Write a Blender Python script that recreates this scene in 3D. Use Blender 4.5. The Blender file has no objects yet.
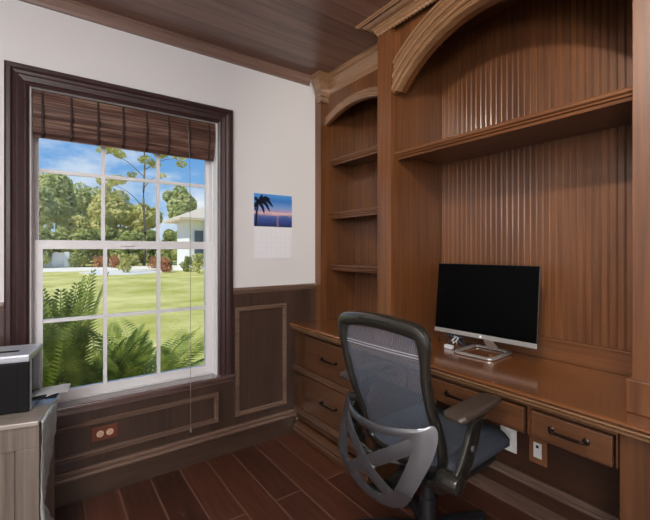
import bpy, bmesh, math, random
from mathutils import Vector, Matrix, noise
R = math.radians
random.seed(7)
scn = bpy.context.scene
COL = scn.collection

# ------------------------------------------------------------------ materials
def new_mat(name):
    m = bpy.data.materials.new(name); m.use_nodes = True
    nt = m.node_tree
    b = nt.nodes.get('Principled BSDF')
    return m, nt, b

def rgb(h):
    h = h.lstrip('#')
    c = [int(h[i:i+2], 16)/255 for i in (0, 2, 4)]
    return tuple((x/12.92 if x <= .04045 else ((x+.055)/1.055)**2.4) for x in c) + (1,)

def plain(name, col, rough=.5, metal=0, spec=.5, coat=0, bump=0, bscale=200, **kw):
    m, nt, b = new_mat(name)
    b.inputs['Base Color'].default_value = rgb(col)
    b.inputs['Roughness'].default_value = rough
    b.inputs['Metallic'].default_value = metal
    b.inputs['Specular IOR Level'].default_value = spec
    b.inputs['Coat Weight'].default_value = coat
    n = nt.nodes.new('ShaderNodeTexNoise'); n.inputs['Scale'].default_value = bscale
    tc = nt.nodes.new('ShaderNodeTexCoord'); nt.links.new(tc.outputs['Object'], n.inputs['Vector'])
    # faint procedural tone variation
    mx = nt.nodes.new('ShaderNodeMix'); mx.data_type = 'RGBA'
    c = rgb(col)
    mx.inputs[6].default_value = tuple(x*.94 for x in c[:3])+(1,)
    mx.inputs[7].default_value = tuple(min(1, x*1.05) for x in c[:3])+(1,)
    nt.links.new(n.outputs['Fac'], mx.inputs[0]); nt.links.new(mx.outputs[2], b.inputs['Base Color'])
    if bump:
        bp = nt.nodes.new('ShaderNodeBump'); bp.inputs['Strength'].default_value = bump
        bp.inputs['Distance'].default_value = .002
        nt.links.new(n.outputs['Fac'], bp.inputs['Height']); nt.links.new(bp.outputs[0], b.inputs['Normal'])
    return m

def wood(name, dark, light, axis='Z', rough=.3, fine=60, coat=.3, coat_rough=.15, spec=.5, coat_ior=1.5):
    m, nt, b = new_mat(name)
    N = nt.nodes; L = nt.links
    tc = N.new('ShaderNodeTexCoord')
    def mapped(s, along):
        mp = N.new('ShaderNodeMapping')
        v = [s, s, s]; v['XYZ'.index(axis)] = along
        mp.inputs['Scale'].default_value = v
        L.new(tc.outputs['Object'], mp.inputs['Vector'])
        return mp
    n1 = N.new('ShaderNodeTexNoise'); n1.inputs['Scale'].default_value = 1; n1.inputs['Detail'].default_value = 5
    L.new(mapped(fine, fine*.04).outputs[0], n1.inputs['Vector'])
    n2 = N.new('ShaderNodeTexNoise'); n2.inputs['Scale'].default_value = 1; n2.inputs['Detail'].default_value = 3
    L.new(mapped(7, .8).outputs[0], n2.inputs['Vector'])
    ad = N.new('ShaderNodeMath'); ad.operation = 'ADD'
    L.new(n1.outputs['Fac'], ad.inputs[0]); L.new(n2.outputs['Fac'], ad.inputs[1])
    mr = N.new('ShaderNodeMapRange'); mr.inputs[1].default_value = .65; mr.inputs[2].default_value = 1.35
    L.new(ad.outputs[0], mr.inputs[0])
    mx = N.new('ShaderNodeMix'); mx.data_type = 'RGBA'
    mx.inputs[6].default_value = rgb(dark); mx.inputs[7].default_value = rgb(light)
    L.new(mr.outputs[0], mx.inputs[0]); L.new(mx.outputs[2], b.inputs['Base Color'])
    b.inputs['Roughness'].default_value = rough
    b.inputs['Specular IOR Level'].default_value = spec
    b.inputs['Coat Weight'].default_value = coat
    b.inputs['Coat Roughness'].default_value = coat_rough
    b.inputs['Coat IOR'].default_value = coat_ior
    bp = N.new('ShaderNodeBump'); bp.inputs['Strength'].default_value = .12; bp.inputs['Distance'].default_value = .001
    L.new(n1.outputs['Fac'], bp.inputs['Height']); L.new(bp.outputs[0], b.inputs['Normal'])
    return m

def planks(name, dark, light, along='Y', width=.155, length=1.3, rough=.3, seam='#2a1a14', coat=.3, seam_w=.012):
    m, nt, b = new_mat(name)
    N = nt.nodes; L = nt.links
    tc = N.new('ShaderNodeTexCoord')
    mp = N.new('ShaderNodeMapping')
    if along == 'Y': mp.inputs['Rotation'].default_value = (0, 0, R(90))
    L.new(tc.outputs['Object'], mp.inputs['Vector'])
    br = N.new('ShaderNodeTexBrick')
    br.inputs['Scale'].default_value = 1
    br.inputs['Brick Width'].default_value = length; br.inputs['Row Height'].default_value = width
    br.inputs['Mortar Size'].default_value = seam_w*width; br.inputs['Mortar Smooth'].default_value = .2
    br.offset = .37; br.inputs['Bias'].default_value = 0
    br.inputs['Color1'].default_value = (0, 0, 0, 1); br.inputs['Color2'].default_value = (1, 1, 1, 1)
    L.new(mp.outputs[0], br.inputs['Vector'])
    mp2 = N.new('ShaderNodeMapping')
    mp2.inputs['Scale'].default_value = (3, 55, 1) if along == 'X' else (55, 3, 1)
    L.new(tc.outputs['Object'], mp2.inputs['Vector'])
    n = N.new('ShaderNodeTexNoise'); n.inputs['Scale'].default_value = 1; n.inputs['Detail'].default_value = 4
    L.new(mp2.outputs[0], n.inputs['Vector'])
    ma = N.new('ShaderNodeMath'); ma.operation = 'MULTIPLY_ADD'; ma.inputs[1].default_value = .45
    L.new(br.outputs['Color'], ma.inputs[0]); L.new(n.outputs['Fac'], ma.inputs[2])
    mr = N.new('ShaderNodeMapRange'); mr.inputs[1].default_value = .35; mr.inputs[2].default_value = 1.05
    L.new(ma.outputs[0], mr.inputs[0])
    mx = N.new('ShaderNodeMix'); mx.data_type = 'RGBA'
    mx.inputs[6].default_value = rgb(dark); mx.inputs[7].default_value = rgb(light)
    L.new(mr.outputs[0], mx.inputs[0])
    mx2 = N.new('ShaderNodeMix'); mx2.data_type = 'RGBA'
    L.new(br.outputs['Fac'], mx2.inputs[0]); L.new(mx.outputs[2], mx2.inputs[6]); mx2.inputs[7].default_value = rgb(seam)
    L.new(mx2.outputs[2], b.inputs['Base Color'])
    bp = N.new('ShaderNodeBump'); bp.inputs['Strength'].default_value = .35; bp.inputs['Distance'].default_value = .002
    bp.invert = True
    L.new(br.outputs['Fac'], bp.inputs['Height']); L.new(bp.outputs[0], b.inputs['Normal'])
    b.inputs['Roughness'].default_value = rough
    b.inputs['Coat Weight'].default_value = coat; b.inputs['Coat Roughness'].default_value = .2
    return m

def foliage_mat(name, c1, c2, trans=.35, rough=.5, scale=3):
    m, nt, b = new_mat(name)
    N = nt.nodes; L = nt.links
    tc = N.new('ShaderNodeTexCoord'); n = N.new('ShaderNodeTexNoise'); n.inputs['Scale'].default_value = scale
    n.inputs['Detail'].default_value = 3
    L.new(tc.outputs['Object'], n.inputs['Vector'])
    mr = N.new('ShaderNodeMapRange'); mr.inputs[1].default_value = .35; mr.inputs[2].default_value = .65
    L.new(n.outputs['Fac'], mr.inputs[0])
    mx = N.new('ShaderNodeMix'); mx.data_type = 'RGBA'
    mx.inputs[6].default_value = rgb(c1); mx.inputs[7].default_value = rgb(c2)
    L.new(mr.outputs[0], mx.inputs[0]); L.new(mx.outputs[2], b.inputs['Base Color'])
    b.inputs['Roughness'].default_value = rough
    tr = N.new('ShaderNodeBsdfTranslucent'); L.new(mx.outputs[2], tr.inputs['Color'])
    ms = N.new('ShaderNodeMixShader'); ms.inputs[0].default_value = trans
    out = N.get('Material Output')
    L.new(b.outputs[0], ms.inputs[1]); L.new(tr.outputs[0], ms.inputs[2]); L.new(ms.outputs[0], out.inputs['Surface'])
    return m

CABD, CABL = '#462815', '#734726'
W_CAB_Z = wood('cabinet_wood_upright', CABD, CABL, 'Z', rough=.38, coat=.45, coat_rough=.2, coat_ior=1.5)
W_CAB_Y = wood('cabinet_wood_lengthwise', CABD, CABL, 'Y', rough=.38, coat=.45, coat_rough=.2, coat_ior=1.5)
W_CAB_X = wood('cabinet_wood_crosswise', CABD, CABL, 'X', rough=.38, coat=.45, coat_rough=.2, coat_ior=1.5)
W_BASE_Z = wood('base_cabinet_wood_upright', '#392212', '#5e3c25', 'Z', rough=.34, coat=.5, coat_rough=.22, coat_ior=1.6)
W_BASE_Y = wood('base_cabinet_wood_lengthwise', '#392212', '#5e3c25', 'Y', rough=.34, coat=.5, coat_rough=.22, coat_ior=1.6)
W_TOP = wood('worktop_wood', '#53301a', '#84532c', 'Y', rough=.25, fine=40, coat=.8, coat_rough=.14, coat_ior=1.6)
W_MOLD = wood('moulding_wood', '#63472f', '#8d6a4c', 'Y', rough=.3, coat=.6, coat_rough=.2, coat_ior=1.6)
W_TRIM = wood('wainscot_moulding_lit_wood', '#58443a', '#7f6758', 'X', rough=.28, coat=.5, coat_rough=.2, coat_ior=1.6)  # lighter than the boards: light caught by the mouldings is put into the colour
W_WAIN_Z = wood('wainscot_wood_upright', '#33261f', '#4f3c33', 'Z', rough=.35)
W_WAIN_X = wood('wainscot_wood_lengthwise', '#33261f', '#523f35', 'X', rough=.33)
W_WAIN_Y = wood('knee_space_panel_wood', '#35221a', '#523626', 'Y', rough=.38)
W_CASE = wood('window_casing_wood', '#2a1b19', '#40292a', 'Z', rough=.34, coat=.12)
W_CASE_X = wood('window_sill_wood', '#4a3834', '#6c544e', 'X', rough=.22, coat=1, coat_rough=.15, coat_ior=2.0)
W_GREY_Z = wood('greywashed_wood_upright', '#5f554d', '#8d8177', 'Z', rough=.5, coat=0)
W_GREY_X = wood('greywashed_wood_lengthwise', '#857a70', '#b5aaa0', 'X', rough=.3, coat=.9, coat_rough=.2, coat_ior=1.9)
FLOOR = planks('floor_boards', '#321c14', '#623a2b', 'Y', .155, 1.25, rough=.28, seam='#6e5042', coat=.35, seam_w=.03)  # pale seam colour paints the gloss on the board bevels
CEIL = planks('ceiling_boards', '#664a3e', '#8c6a5b', 'X', .11, 2.6, rough=.36, seam='#553c32', coat=.3, seam_w=.03)
W_CEILTRIM = wood('ceiling_trim_wood', '#654e45', '#8a6e61', 'X', rough=.35)
W_TRIM_Y = wood('knee_space_moulding_lit_wood', '#58443a', '#7f6758', 'Y', rough=.28, coat=.5, coat_rough=.2, coat_ior=1.6)  # same lightened tone, painting the highlights on the under-desk mouldings
WALL = plain('white_wall_paint', '#dcdbdc', .7, bump=.05, bscale=300)
WHITE = plain('white_vinyl', '#e4e4e6', .35)
OUTLET_W = plain('white_plastic', '#eeeeec', .35)
OUTLET_B = plain('tan_outlet_plastic', '#d9b9a0', .4)
BROWN_PL = plain('brown_wall_plate', '#6e3d2c', .4)
WOODPLATE = wood('wood_wall_plate', '#7a4c30', '#9a6a48', 'Z', rough=.4)
DARKHOLE = plain('dark_slot', '#1a1614', .6)
PULL = plain('dark_bronze_metal', '#3a312d', .3, metal=.9)
BLACK = plain('black_plastic', '#141414', .35)
PRN_BLACK = plain('printer_black_plastic', '#0f0f12', .6, spec=.2)
PRN_SILVER = plain('printer_silver_plastic', '#b9bfc8', .32, metal=.2)
PAPER = plain('white_paper', '#f8f9fb', .7)
SILVER = plain('silver_metal', '#c9c8c6', .28, metal=.75)
SCREEN = plain('black_screen_glass', '#010102', .4, spec=.08)
CHAIR_FR = plain('chair_dark_grey_plastic', '#33322e', .26, metal=.5, coat=.6)
CHAIR_LT = plain('chair_grey_plastic', '#56565a', .25, metal=.6, coat=.4)
CHAIR_ARM = plain('chair_arm_pad_rubber', '#3a322c', .36, coat=.15)
CHAIR_SEAT = plain('chair_seat_fabric', '#3c424c', .75, bump=.4, bscale=500)
CHAIR_BLK = plain('chair_black_plastic', '#1c1d20', .35)
CHROME = plain('chrome', '#c8ccd0', .15, metal=1)
CABLE_B = plain('black_cable_rubber', '#33343f', .3, coat=.4)
CABLE_W = plain('pale_cable_plastic', '#c4c6cc', .4)
STUCCO = plain('white_stucco', '#ecebe6', .8, bump=.1, bscale=30)
ROOF = plain('pale_roof_tile', '#d6c6ae', .8, bump=.5, bscale=14)
CONC = plain('pale_concrete', '#f4ead4', .85, bump=.1, bscale=30)
GRAVEL = plain('pale_gravel', '#e3ddd2', .9, bump=.6, bscale=25)
BARK = plain('tree_bark', '#8a7b68', .9, bump=.6, bscale=30)
HOUSEGLASS = plain('dark_window_glass', '#4c5a66', .1)

def glass_mat():
    m, nt, b = new_mat('window_glass')
    N = nt.nodes; L = nt.links
    t = N.new('ShaderNodeBsdfTransparent'); t.inputs['Color'].default_value = (.97, .985, .98, 1)
    g = N.new('ShaderNodeBsdfGlossy'); g.inputs['Roughness'].default_value = .02
    fr = N.new('ShaderNodeFresnel'); fr.inputs['IOR'].default_value = 1.35
    ms = N.new('ShaderNodeMixShader')
    L.new(fr.outputs[0], ms.inputs[0]); L.new(t.outputs[0], ms.inputs[1]); L.new(g.outputs[0], ms.inputs[2])
    L.new(ms.outputs[0], N.get('Material Output').inputs['Surface'])
    return m
GLASS = glass_mat()

def mesh_fabric():
    m, nt, b = new_mat('chair_mesh_fabric')
    N = nt.nodes; L = nt.links
    b.inputs['Base Color'].default_value = rgb('#636c7a'); b.inputs['Roughness'].default_value = .42
    t = N.new('ShaderNodeBsdfTransparent')
    tc = N.new('ShaderNodeTexCoord')
    w = N.new('ShaderNodeTexWave'); w.bands_direction = 'Y'; w.inputs['Scale'].default_value = 42
    w.inputs['Distortion'].default_value = .6
    L.new(tc.outputs['Object'], w.inputs['Vector'])
    mr = N.new('ShaderNodeMapRange'); mr.inputs[3].default_value = .40; mr.inputs[4].default_value = .72
    L.new(w.outputs['Fac'], mr.inputs[0])
    ms = N.new('ShaderNodeMixShader')
    L.new(mr.outputs[0], ms.inputs[0]); L.new(t.outputs[0], ms.inputs[1]); L.new(b.outputs[0], ms.inputs[2])
    L.new(ms.outputs[0], N.get('Material Output').inputs['Surface'])
    return m
MESHFAB = mesh_fabric()

def bag_mat():
    m, nt, b = new_mat('pale_plastic_film')
    N = nt.nodes; L = nt.links
    b.inputs['Base Color'].default_value = rgb('#e4ebea'); b.inputs['Roughness'].default_value = .25
    t = N.new('ShaderNodeBsdfTransparent'); tl = N.new('ShaderNodeBsdfTranslucent')
    tl.inputs['Color'].default_value = rgb('#e4ebea')
    m1 = N.new('ShaderNodeMixShader'); m1.inputs[0].default_value = .3
    L.new(b.outputs[0], m1.inputs[1]); L.new(tl.outputs[0], m1.inputs[2])
    m2 = N.new('ShaderNodeMixShader'); m2.inputs[0].default_value = .2
    L.new(m1.outputs[0], m2.inputs[1]); L.new(t.outputs[0], m2.inputs[2])
    L.new(m2.outputs[0], N.get('Material Output').inputs['Surface'])
    return m
BAG = bag_mat()

def bamboo_mat():
    m, nt, b = new_mat('woven_bamboo')
    N = nt.nodes; L = nt.links
    tc = N.new('ShaderNodeTexCoord'); mp = N.new('ShaderNodeMapping')
    mp.inputs['Scale'].default_value = (3, 3, 190)
    L.new(tc.outputs['Object'], mp.inputs['Vector'])
    n = N.new('ShaderNodeTexNoise'); n.inputs['Scale'].default_value = 1; n.inputs['Detail'].default_value = 2
    L.new(mp.outputs[0], n.inputs['Vector'])
    mp2 = N.new('ShaderNodeMapping'); mp2.inputs['Scale'].default_value = (2.2, 2, 28)
    L.new(tc.outputs['Object'], mp2.inputs['Vector'])
    n2 = N.new('ShaderNodeTexNoise'); n2.inputs['Scale'].default_value = 1
    L.new(mp2.outputs[0], n2.inputs['Vector'])
    ad = N.new('ShaderNodeMath'); ad.operation = 'ADD'
    L.new(n.outputs['Fac'], ad.inputs[0]); L.new(n2.outputs['Fac'], ad.inputs[1])
    cr = N.new('ShaderNodeValToRGB')
    e = cr.color_ramp.elements
    e[0].position = .36; e[0].color = rgb('#36221e'); e[1].position = .64; e[1].color = rgb('#a0806c')
    x = e.new(.5); x.color = rgb('#66463c')
    ma = N.new('ShaderNodeMath'); ma.operation = 'MULTIPLY'; ma.inputs[1].default_value = .5
    L.new(ad.outputs[0], ma.inputs[0]); L.new(ma.outputs[0], cr.inputs[0])
    L.new(cr.outputs[0], b.inputs['Base Color']); b.inputs['Roughness'].default_value = .55
    tl = N.new('ShaderNodeBsdfTranslucent'); L.new(cr.outputs[0], tl.inputs['Color'])
    ms = N.new('ShaderNodeMixShader'); ms.inputs[0].default_value = .3
    L.new(b.outputs[0], ms.inputs[1]); L.new(tl.outputs[0], ms.inputs[2])
    L.new(ms.outputs[0], N.get('Material Output').inputs['Surface'])
    return m
BAMBOO = bamboo_mat()
TAPE = plain('dark_blind_cord', '#2e1c18', .7)
CORD = plain('thin_cord', '#8d827a', .6)

def grass_mat():
    m, nt, b = new_mat('lawn_grass')
    N = nt.nodes; L = nt.links
    tc = N.new('ShaderNodeTexCoord')
    n = N.new('ShaderNodeTexNoise'); n.inputs['Scale'].default_value = .45; n.inputs['Detail'].default_value = 8
    n.inputs['Roughness'].default_value = .7
    L.new(tc.outputs['Object'], n.inputs['Vector'])
    cr = N.new('ShaderNodeValToRGB'); e = cr.color_ramp.elements
    e[0].position = .35; e[0].color = rgb('#aaa846'); e[1].position = .66; e[1].color = rgb('#e6da90')
    L.new(n.outputs['Fac'], cr.inputs[0]); L.new(cr.outputs[0], b.inputs['Base Color'])
    b.inputs['Roughness'].default_value = .9; b.inputs['Specular IOR Level'].default_value = .1
    n2 = N.new('ShaderNodeTexNoise'); n2.inputs['Scale'].default_value = 14; n2.inputs['Detail'].default_value = 5
    L.new(tc.outputs['Object'], n2.inputs['Vector'])
    bp = N.new('ShaderNodeBump'); bp.inputs['Strength'].default_value = .6; bp.inputs['Distance'].default_value = .05
    L.new(n2.outputs['Fac'], bp.inputs['Height']); L.new(bp.outputs[0], b.inputs['Normal'])
    return m
GRASS = grass_mat()
LEAF_D = foliage_mat('deep_green_leaves', '#778a40', '#cccd78', scale=1.2)
LEAF_L = foliage_mat('yellow_green_leaves', '#b4b458', '#ebe29c', scale=1.2)
LEAF_O = foliage_mat('olive_leaves', '#a2b066', '#e2e0a2', scale=1.2)
FERN = foliage_mat('fern_green', '#5a7426', '#b6c058', scale=6)
FERN2 = foliage_mat('palm_green', '#5c7428', '#c0c662', scale=6)
REDLEAF = foliage_mat('red_leaves', '#a8664a', '#cf9e66', scale=3)

# ------------------------------------------------------------------ mesh helpers
def box(bm, x0, x1, y0, y1, z0, z1, bev=0, M=None):
    vs = [bm.verts.new((x, y, z)) for x in (x0, x1) for y in (y0, y1) for z in (z0, z1)]
    fs = [(0, 1, 3, 2), (4, 6, 7, 5), (0, 4, 5, 1), (2, 3, 7, 6), (0, 2, 6, 4), (1, 5, 7, 3)]
    faces = [bm.faces.new([vs[i] for i in f]) for f in fs]
    if bev:
        es = list({e for f in faces for e in f.edges})
        r = bmesh.ops.bevel(bm, geom=es, offset=bev, segments=2, affect='EDGES', profile=.6)
        vs = list({v for f in r['faces'] for v in f.verts} | {v for v in vs if v.is_valid})
    if M is not None:
        bmesh.ops.transform(bm, matrix=M, verts=vs)
    return bm

def nb(): return bmesh.new()
def bx(*a, **k): return box(nb(), *a, **k)

def sweep(bm, path, profile, N, closed=False):
    """profile (p sideways, q along N) swept along a planar path with mitred corners"""
    N = Vector(N).normalized(); P = [Vector(p) for p in path]; n = len(P)
    rings = []
    for i in range(n):
        if closed or 0 < i < n-1:
            d0 = (P[i]-P[i-1]).normalized(); d1 = (P[(i+1) % n]-P[i]).normalized()
        elif i == 0: d0 = d1 = (P[1]-P[0]).normalized()
        else: d0 = d1 = (P[-1]-P[-2]).normalized()
        s0, s1 = N.cross(d0), N.cross(d1)
        m = (s0+s1)/max(.2, 1+s0.dot(s1))
        rings.append([bm.verts.new(P[i]+m*p+N*q) for p, q in profile])
    k = len(profile)
    for i in range(n if closed else n-1):
        a, b = rings[i], rings[(i+1) % n]
        for j in range(k):
            bm.faces.new((a[j], a[(j+1) % k], b[(j+1) % k], b[j]))
    if not closed:
        bm.faces.new(rings[0]); bm.faces.new(rings[-1][::-1])
    return bm

def tube(bm, pts, rx, ry=None, up=(0, 0, 1), seg=12, closed=False, power=2.0, cap=True):
    """tube with superellipse section; rx along up-ish direction, ry sideways; rx/ry may be lists"""
    P = [Vector(p) for p in pts]; n = len(P)
    ry = rx if ry is None else ry
    RX = rx if isinstance(rx, (list, tuple)) else [rx]*n
    RY = ry if isinstance(ry, (list, tuple)) else [ry]*n
    UP = up if isinstance(up, list) else [up]*n
    rings = []
    for i in range(n):
        if closed: d = P[(i+1) % n]-P[i-1]
        else: d = P[min(i+1, n-1)]-P[max(i-1, 0)]
        d.normalize()
        u = Vector(UP[i]); u = (u-d*u.dot(d))
        if u.length < 1e-5: u = d.orthogonal()
        u.normalize(); s = d.cross(u)
        ring = []
        for j in range(seg):
            t = 2*math.pi*j/seg; c, sn = math.cos(t), math.sin(t)
            e = 2/power
            ring.append(bm.verts.new(P[i]+u*(RX[i]*math.copysign(abs(c)**e, c))+s*(RY[i]*math.copysign(abs(sn)**e, sn))))
        rings.append(ring)
    for i in range(n if closed else n-1):
        a, b = rings[i], rings[(i+1) % n]
        for j in range(seg):
            bm.faces.new((a[j], a[(j+1) % seg], b[(j+1) % seg], b[j]))
    if not closed and cap:
        bm.faces.new(rings[0]); bm.faces.new(rings[-1][::-1])
    return bm

def lathe(bm, prof, M=None, seg=24):
    rings = []
    for r, z in prof:
        rings.append([bm.verts.new((r*math.cos(2*math.pi*j/seg), r*math.sin(2*math.pi*j/seg), z)) for j in range(seg)])
    for a, b in zip(rings, rings[1:]):
        for j in range(seg): bm.faces.new((a[j], a[(j+1) % seg], b[(j+1) % seg], b[j]))
    bm.faces.new(rings[0]); bm.faces.new(rings[-1])
    if M is not None: bmesh.ops.transform(bm, matrix=M, verts=[v for r in rings for v in r])
    return bm

def smooth_pts(pts, k=6, closed=False):
    P = [Vector(p) for p in pts]; n = len(P); out = []
    rng = range(n if closed else n-1)
    for i in rng:
        if closed: p0, p1, p2, p3 = P[i-1], P[i], P[(i+1) % n], P[(i+2) % n]
        else: p0, p1, p2, p3 = P[max(i-1, 0)], P[i], P[i+1], P[min(i+2, n-1)]
        for j in range(k):
            t = j/k
            out.append(.5*((2*p1)+(-p0+p2)*t+(2*p0-5*p1+4*p2-p3)*t*t+(-p0+3*p1-3*p2+p3)*t**3))
    if not closed: out.append(P[-1])
    return out

def obj(name, bm, mat, parent=None, smooth=False, origin=None, base=None):
    """link a bmesh as one object. With a parent, bm is in world coords of an unrotated parent unless base=(0,0,0)."""
    me = bpy.data.meshes.new(name)
    if bm is not None:
        bmesh.ops.recalc_face_normals(bm, faces=bm.faces)
        if origin is not None: bmesh.ops.translate(bm, vec=-Vector(origin), verts=bm.verts)
        bm.to_mesh(me); bm.free()
    o = bpy.data.objects.new(name, me); COL.objects.link(o)
    if origin is not None: o.location = origin
    if mat: me.materials.append(mat)
    if smooth:
        for p in me.polygons: p.use_smooth = True
        if smooth != 'all':
            me.set_sharp_from_angle(angle=R(38))
    if parent is not None:
        o.parent = parent
        if not parent.get('local'):
            root = parent; off = Vector((0, 0, 0))
            while root is not None:
                off += Vector(root.location); root = root.parent
            if origin is None:
                me.transform(Matrix.Translation(-off))
            else:
                o.location = Vector(origin)-off
    return o

def sub(name, bm, mat, parent, smooth=False, label=None):
    o = obj(name, bm, mat, parent, smooth)
    if label: o['label'] = label
    return o

LOCAL = set()
def thing(name, label, cat, loc=(0, 0, 0), rotz=0, group=None):
    o = bpy.data.objects.new(name, None); COL.objects.link(o)
    o.empty_display_size = .05
    o.location = loc; o.rotation_euler = (0, 0, rotz)
    o['label'] = label; o['category'] = cat
    if group: o['group'] = group
    return o

def tag(o, label, cat, group=None):
    o['label'] = label; o['category'] = cat
    if group: o['group'] = group
    return o

def struct(name, bm, mat, parent=None, smooth=False, label=None):
    o = obj(name, bm, mat, parent, smooth)
    if parent is None: o['kind'] = 'structure'
    if label: o['label'] = label
    return o

# local-space parts: bm is given in the thing's own frame
def lpart(name, bm, mat, parent, smooth=False, label=None):
    me = bpy.data.meshes.new(name)
    bmesh.ops.recalc_face_normals(bm, faces=bm.faces)
    bm.to_mesh(me); bm.free()
    o = bpy.data.objects.new(name, me); COL.objects.link(o)
    me.materials.append(mat); o.parent = parent
    if smooth:
        for p in me.polygons: p.use_smooth = True
        if smooth != 'all': me.set_sharp_from_angle(angle=R(38))
    if label: o['label'] = label
    return o

# ------------------------------------------------------------------ dimensions (metres)
CAMZ = 1.25
YW = 2.31            # window wall
XE = 1.93            # desk wall
CZ = 2.48            # ceiling
XF = 1.357           # worktop front edge
XB = 1.89            # beadboard back
TOPZ = .75
WX0, WX1, WZ0, WZ1 = -.06, .853, .485, 2.03   # window opening

# ------------------------------------------------------------------ room shell
struct('floor', bx(-1.45, 2.05, -1.9, 2.46, -.1, 0), FLOOR)
struct('ceiling', bx(-1.45, 2.05, -1.9, 2.46, CZ, CZ+.12), CEIL)
b = nb()
box(b, -1.45, WX0, YW, YW+.15, 0, CZ); box(b, WX1, XE+.12, YW, YW+.15, 0, CZ)
box(b, WX0, WX1, YW, YW+.15, 0, WZ0-.02); box(b, WX0, WX1, YW, YW+.15, WZ1, CZ)
struct('wall_north', b, WALL)
struct('wall_east', bx(XE, XE+.12, -1.9, YW, 0, CZ), WALL)
struct('wall_west', bx(-1.45, -1.3, -1.9, YW, 0, CZ), WALL)
struct('wall_south', bx(-1.3, XE, -1.9, -1.75, 0, CZ), WALL)

# north wainscot: boards, raised panel mouldings, cap, baseboard
b = nb()
box(b, -1.3, -.153, YW-.012, YW, .15, .985)
box(b, .945, 1.60, YW-.012, YW, .15, .985)
box(b, -.153, .945, YW-.012, YW, .15, .455)
struct('wall_panelling_north', b, W_WAIN_Z, label='dark brown wainscot boards below the window')
PANPROF = [(0, 0), (0, .01), (.004, .018), (.009, .018), (.012, .009), (.016, .009), (.02, .014), (.024, .012), (.027, .004), (.027, 0)]
def panel_frame(x0, x1, z0, z1, name):
    y = YW-.012
    # counter-clockwise seen from the room so that 'side' points inward
    path = [(x0, y, z0), (x1, y, z0), (x1, y, z1), (x0, y, z1)]
    struct(name, sweep(nb(), path, PANPROF, (0, -1, 0), True), W_TRIM)
panel_frame(.965, 1.33, .207, .89, 'trim_1')
panel_frame(-.10, .855, .205, .385, 'trim_2')
panel_frame(-.75, -.2, .207, .89, 'trim_3')
CAP = [(0, .975), (.016, .975), (.018, .985), (.028, .99), (.032, 1.0), (.028, 1.012), (0, 1.012)]
b = nb()
sweep(b, [(.945, YW, 0), (1.575, YW, 0)][::-1], CAP, (0, 0, 1))
sweep(b, [(-1.3, YW, 0), (-.153, YW, 0)][::-1], CAP, (0, 0, 1))
struct('trim_4', b, W_TRIM, label='wainscot cap rail')
BASE = [(0, 0), (.016, 0), (.016, .112), (0, .112)]
BCAP = [(0, .1125), (.019, .1125), (.025, .117), (.026, .123), (.022, .13), (.014, .133), (.014, .137), (.02, .142), (.02, .148), (.012, .157), (0, .157)]
struct('trim_6', sweep(nb(), [(1.398, YW-.0121, 0), (-1.3, YW-.0121, 0)], BCAP, (0, 0, 1)), W_TRIM, label='double bead along the top of the baseboard')
struct('baseboard_north', sweep(nb(), [(1.398, YW-.0121, 0), (-1.3, YW-.0121, 0)], BASE, (0, 0, 1)), W_WAIN_X)
# ceiling trim
CT = [(0, 2.417), (.016, 2.417), (.02, 2.43), (.026, 2.44), (.03, 2.462), (.034, 2.466), (.034, CZ), (0, CZ)]
struct('trim_5', sweep(nb(), [(1.519, YW, 0), (-1.3, YW, 0)], CT, (0, 0, 1)), W_CEILTRIM, label='dark trim between white wall and ceiling')
# desk wall below the worktop
struct('wall_panelling_east', bx(1.907, XE, -.35, 1.50, .0, .70), W_WAIN_Y)
struct('trim_7', sweep(nb(), [(1.9065, .43, 0), (1.9065, 1.49, 0)], BCAP, (0, 0, 1)), W_TRIM_Y, label='double bead on the baseboard under the desk')
b = sweep(nb(), [(1.9065, .43, 0), (1.9065, 1.49, 0)], BASE, (0, 0, 1))
struct('trim_8', sweep(nb(), [(1.889, .433, 0), (1.889, 1.487, 0)], [(0, 0), (.04, 0), (.042, .008), (.036, .014), (.026, .016), (.028, .026), (.02, .032), (.01, .034), (.012, .044), (0, .05)], (0, 0, 1)), W_TRIM_Y, label='shoe moulding under the desk')
struct('baseboard_east', b, W_WAIN_Y)

# ------------------------------------------------------------------ window
w = bpy.data.objects.new('window_1', None); COL.objects.link(w)
w.location = ((WX0+WX1)/2, YW, WZ0); w['kind'] = 'structure'
CAS = [(0, 0), (0, .026), (-.008, .032), (-.022, .032), (-.03, .024), (-.042, .02), (-.05, .024), (-.072, .018), (-.08, .022), (-.09, .016), (-.09, 0)]
xl, xr, zt = WX0-.092, WX1+.092, 2.115
sub('casing', sweep(nb(), [(xl, YW-.0005, WZ0), (xl, YW-.0005, zt), (xr, YW-.0005, zt), (xr, YW-.0005, WZ0)], CAS, (0, -1, 0)), W_CASE, w, label='dark brown window casing')
b = bx(WX0-.105, WX1+.105, YW-.042, YW+.0495, WZ0-.022, WZ0, bev=.006)
box(b, WX0-.095, WX1+.095, YW-.024, YW-.0125, WZ0-.05, WZ0-.022, bev=.003)
sub('window_sill', b, W_CASE_X, w)
# white vinyl frame
b = nb()
fy0, fy1 = YW+.055, YW+.145
box(b, WX0, WX0+.014, fy0, fy1, WZ0-.0005, WZ1); box(b, WX1-.014, WX1, fy0, fy1, WZ0-.0005, WZ1)
box(b, WX0+.014, WX1-.014, fy0+.001, fy1-.001, WZ1-.02, WZ1); box(b, WX0+.014, WX1-.014, YW+.052, fy1-.001, WZ0-.0005, WZ0+.007)
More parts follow.
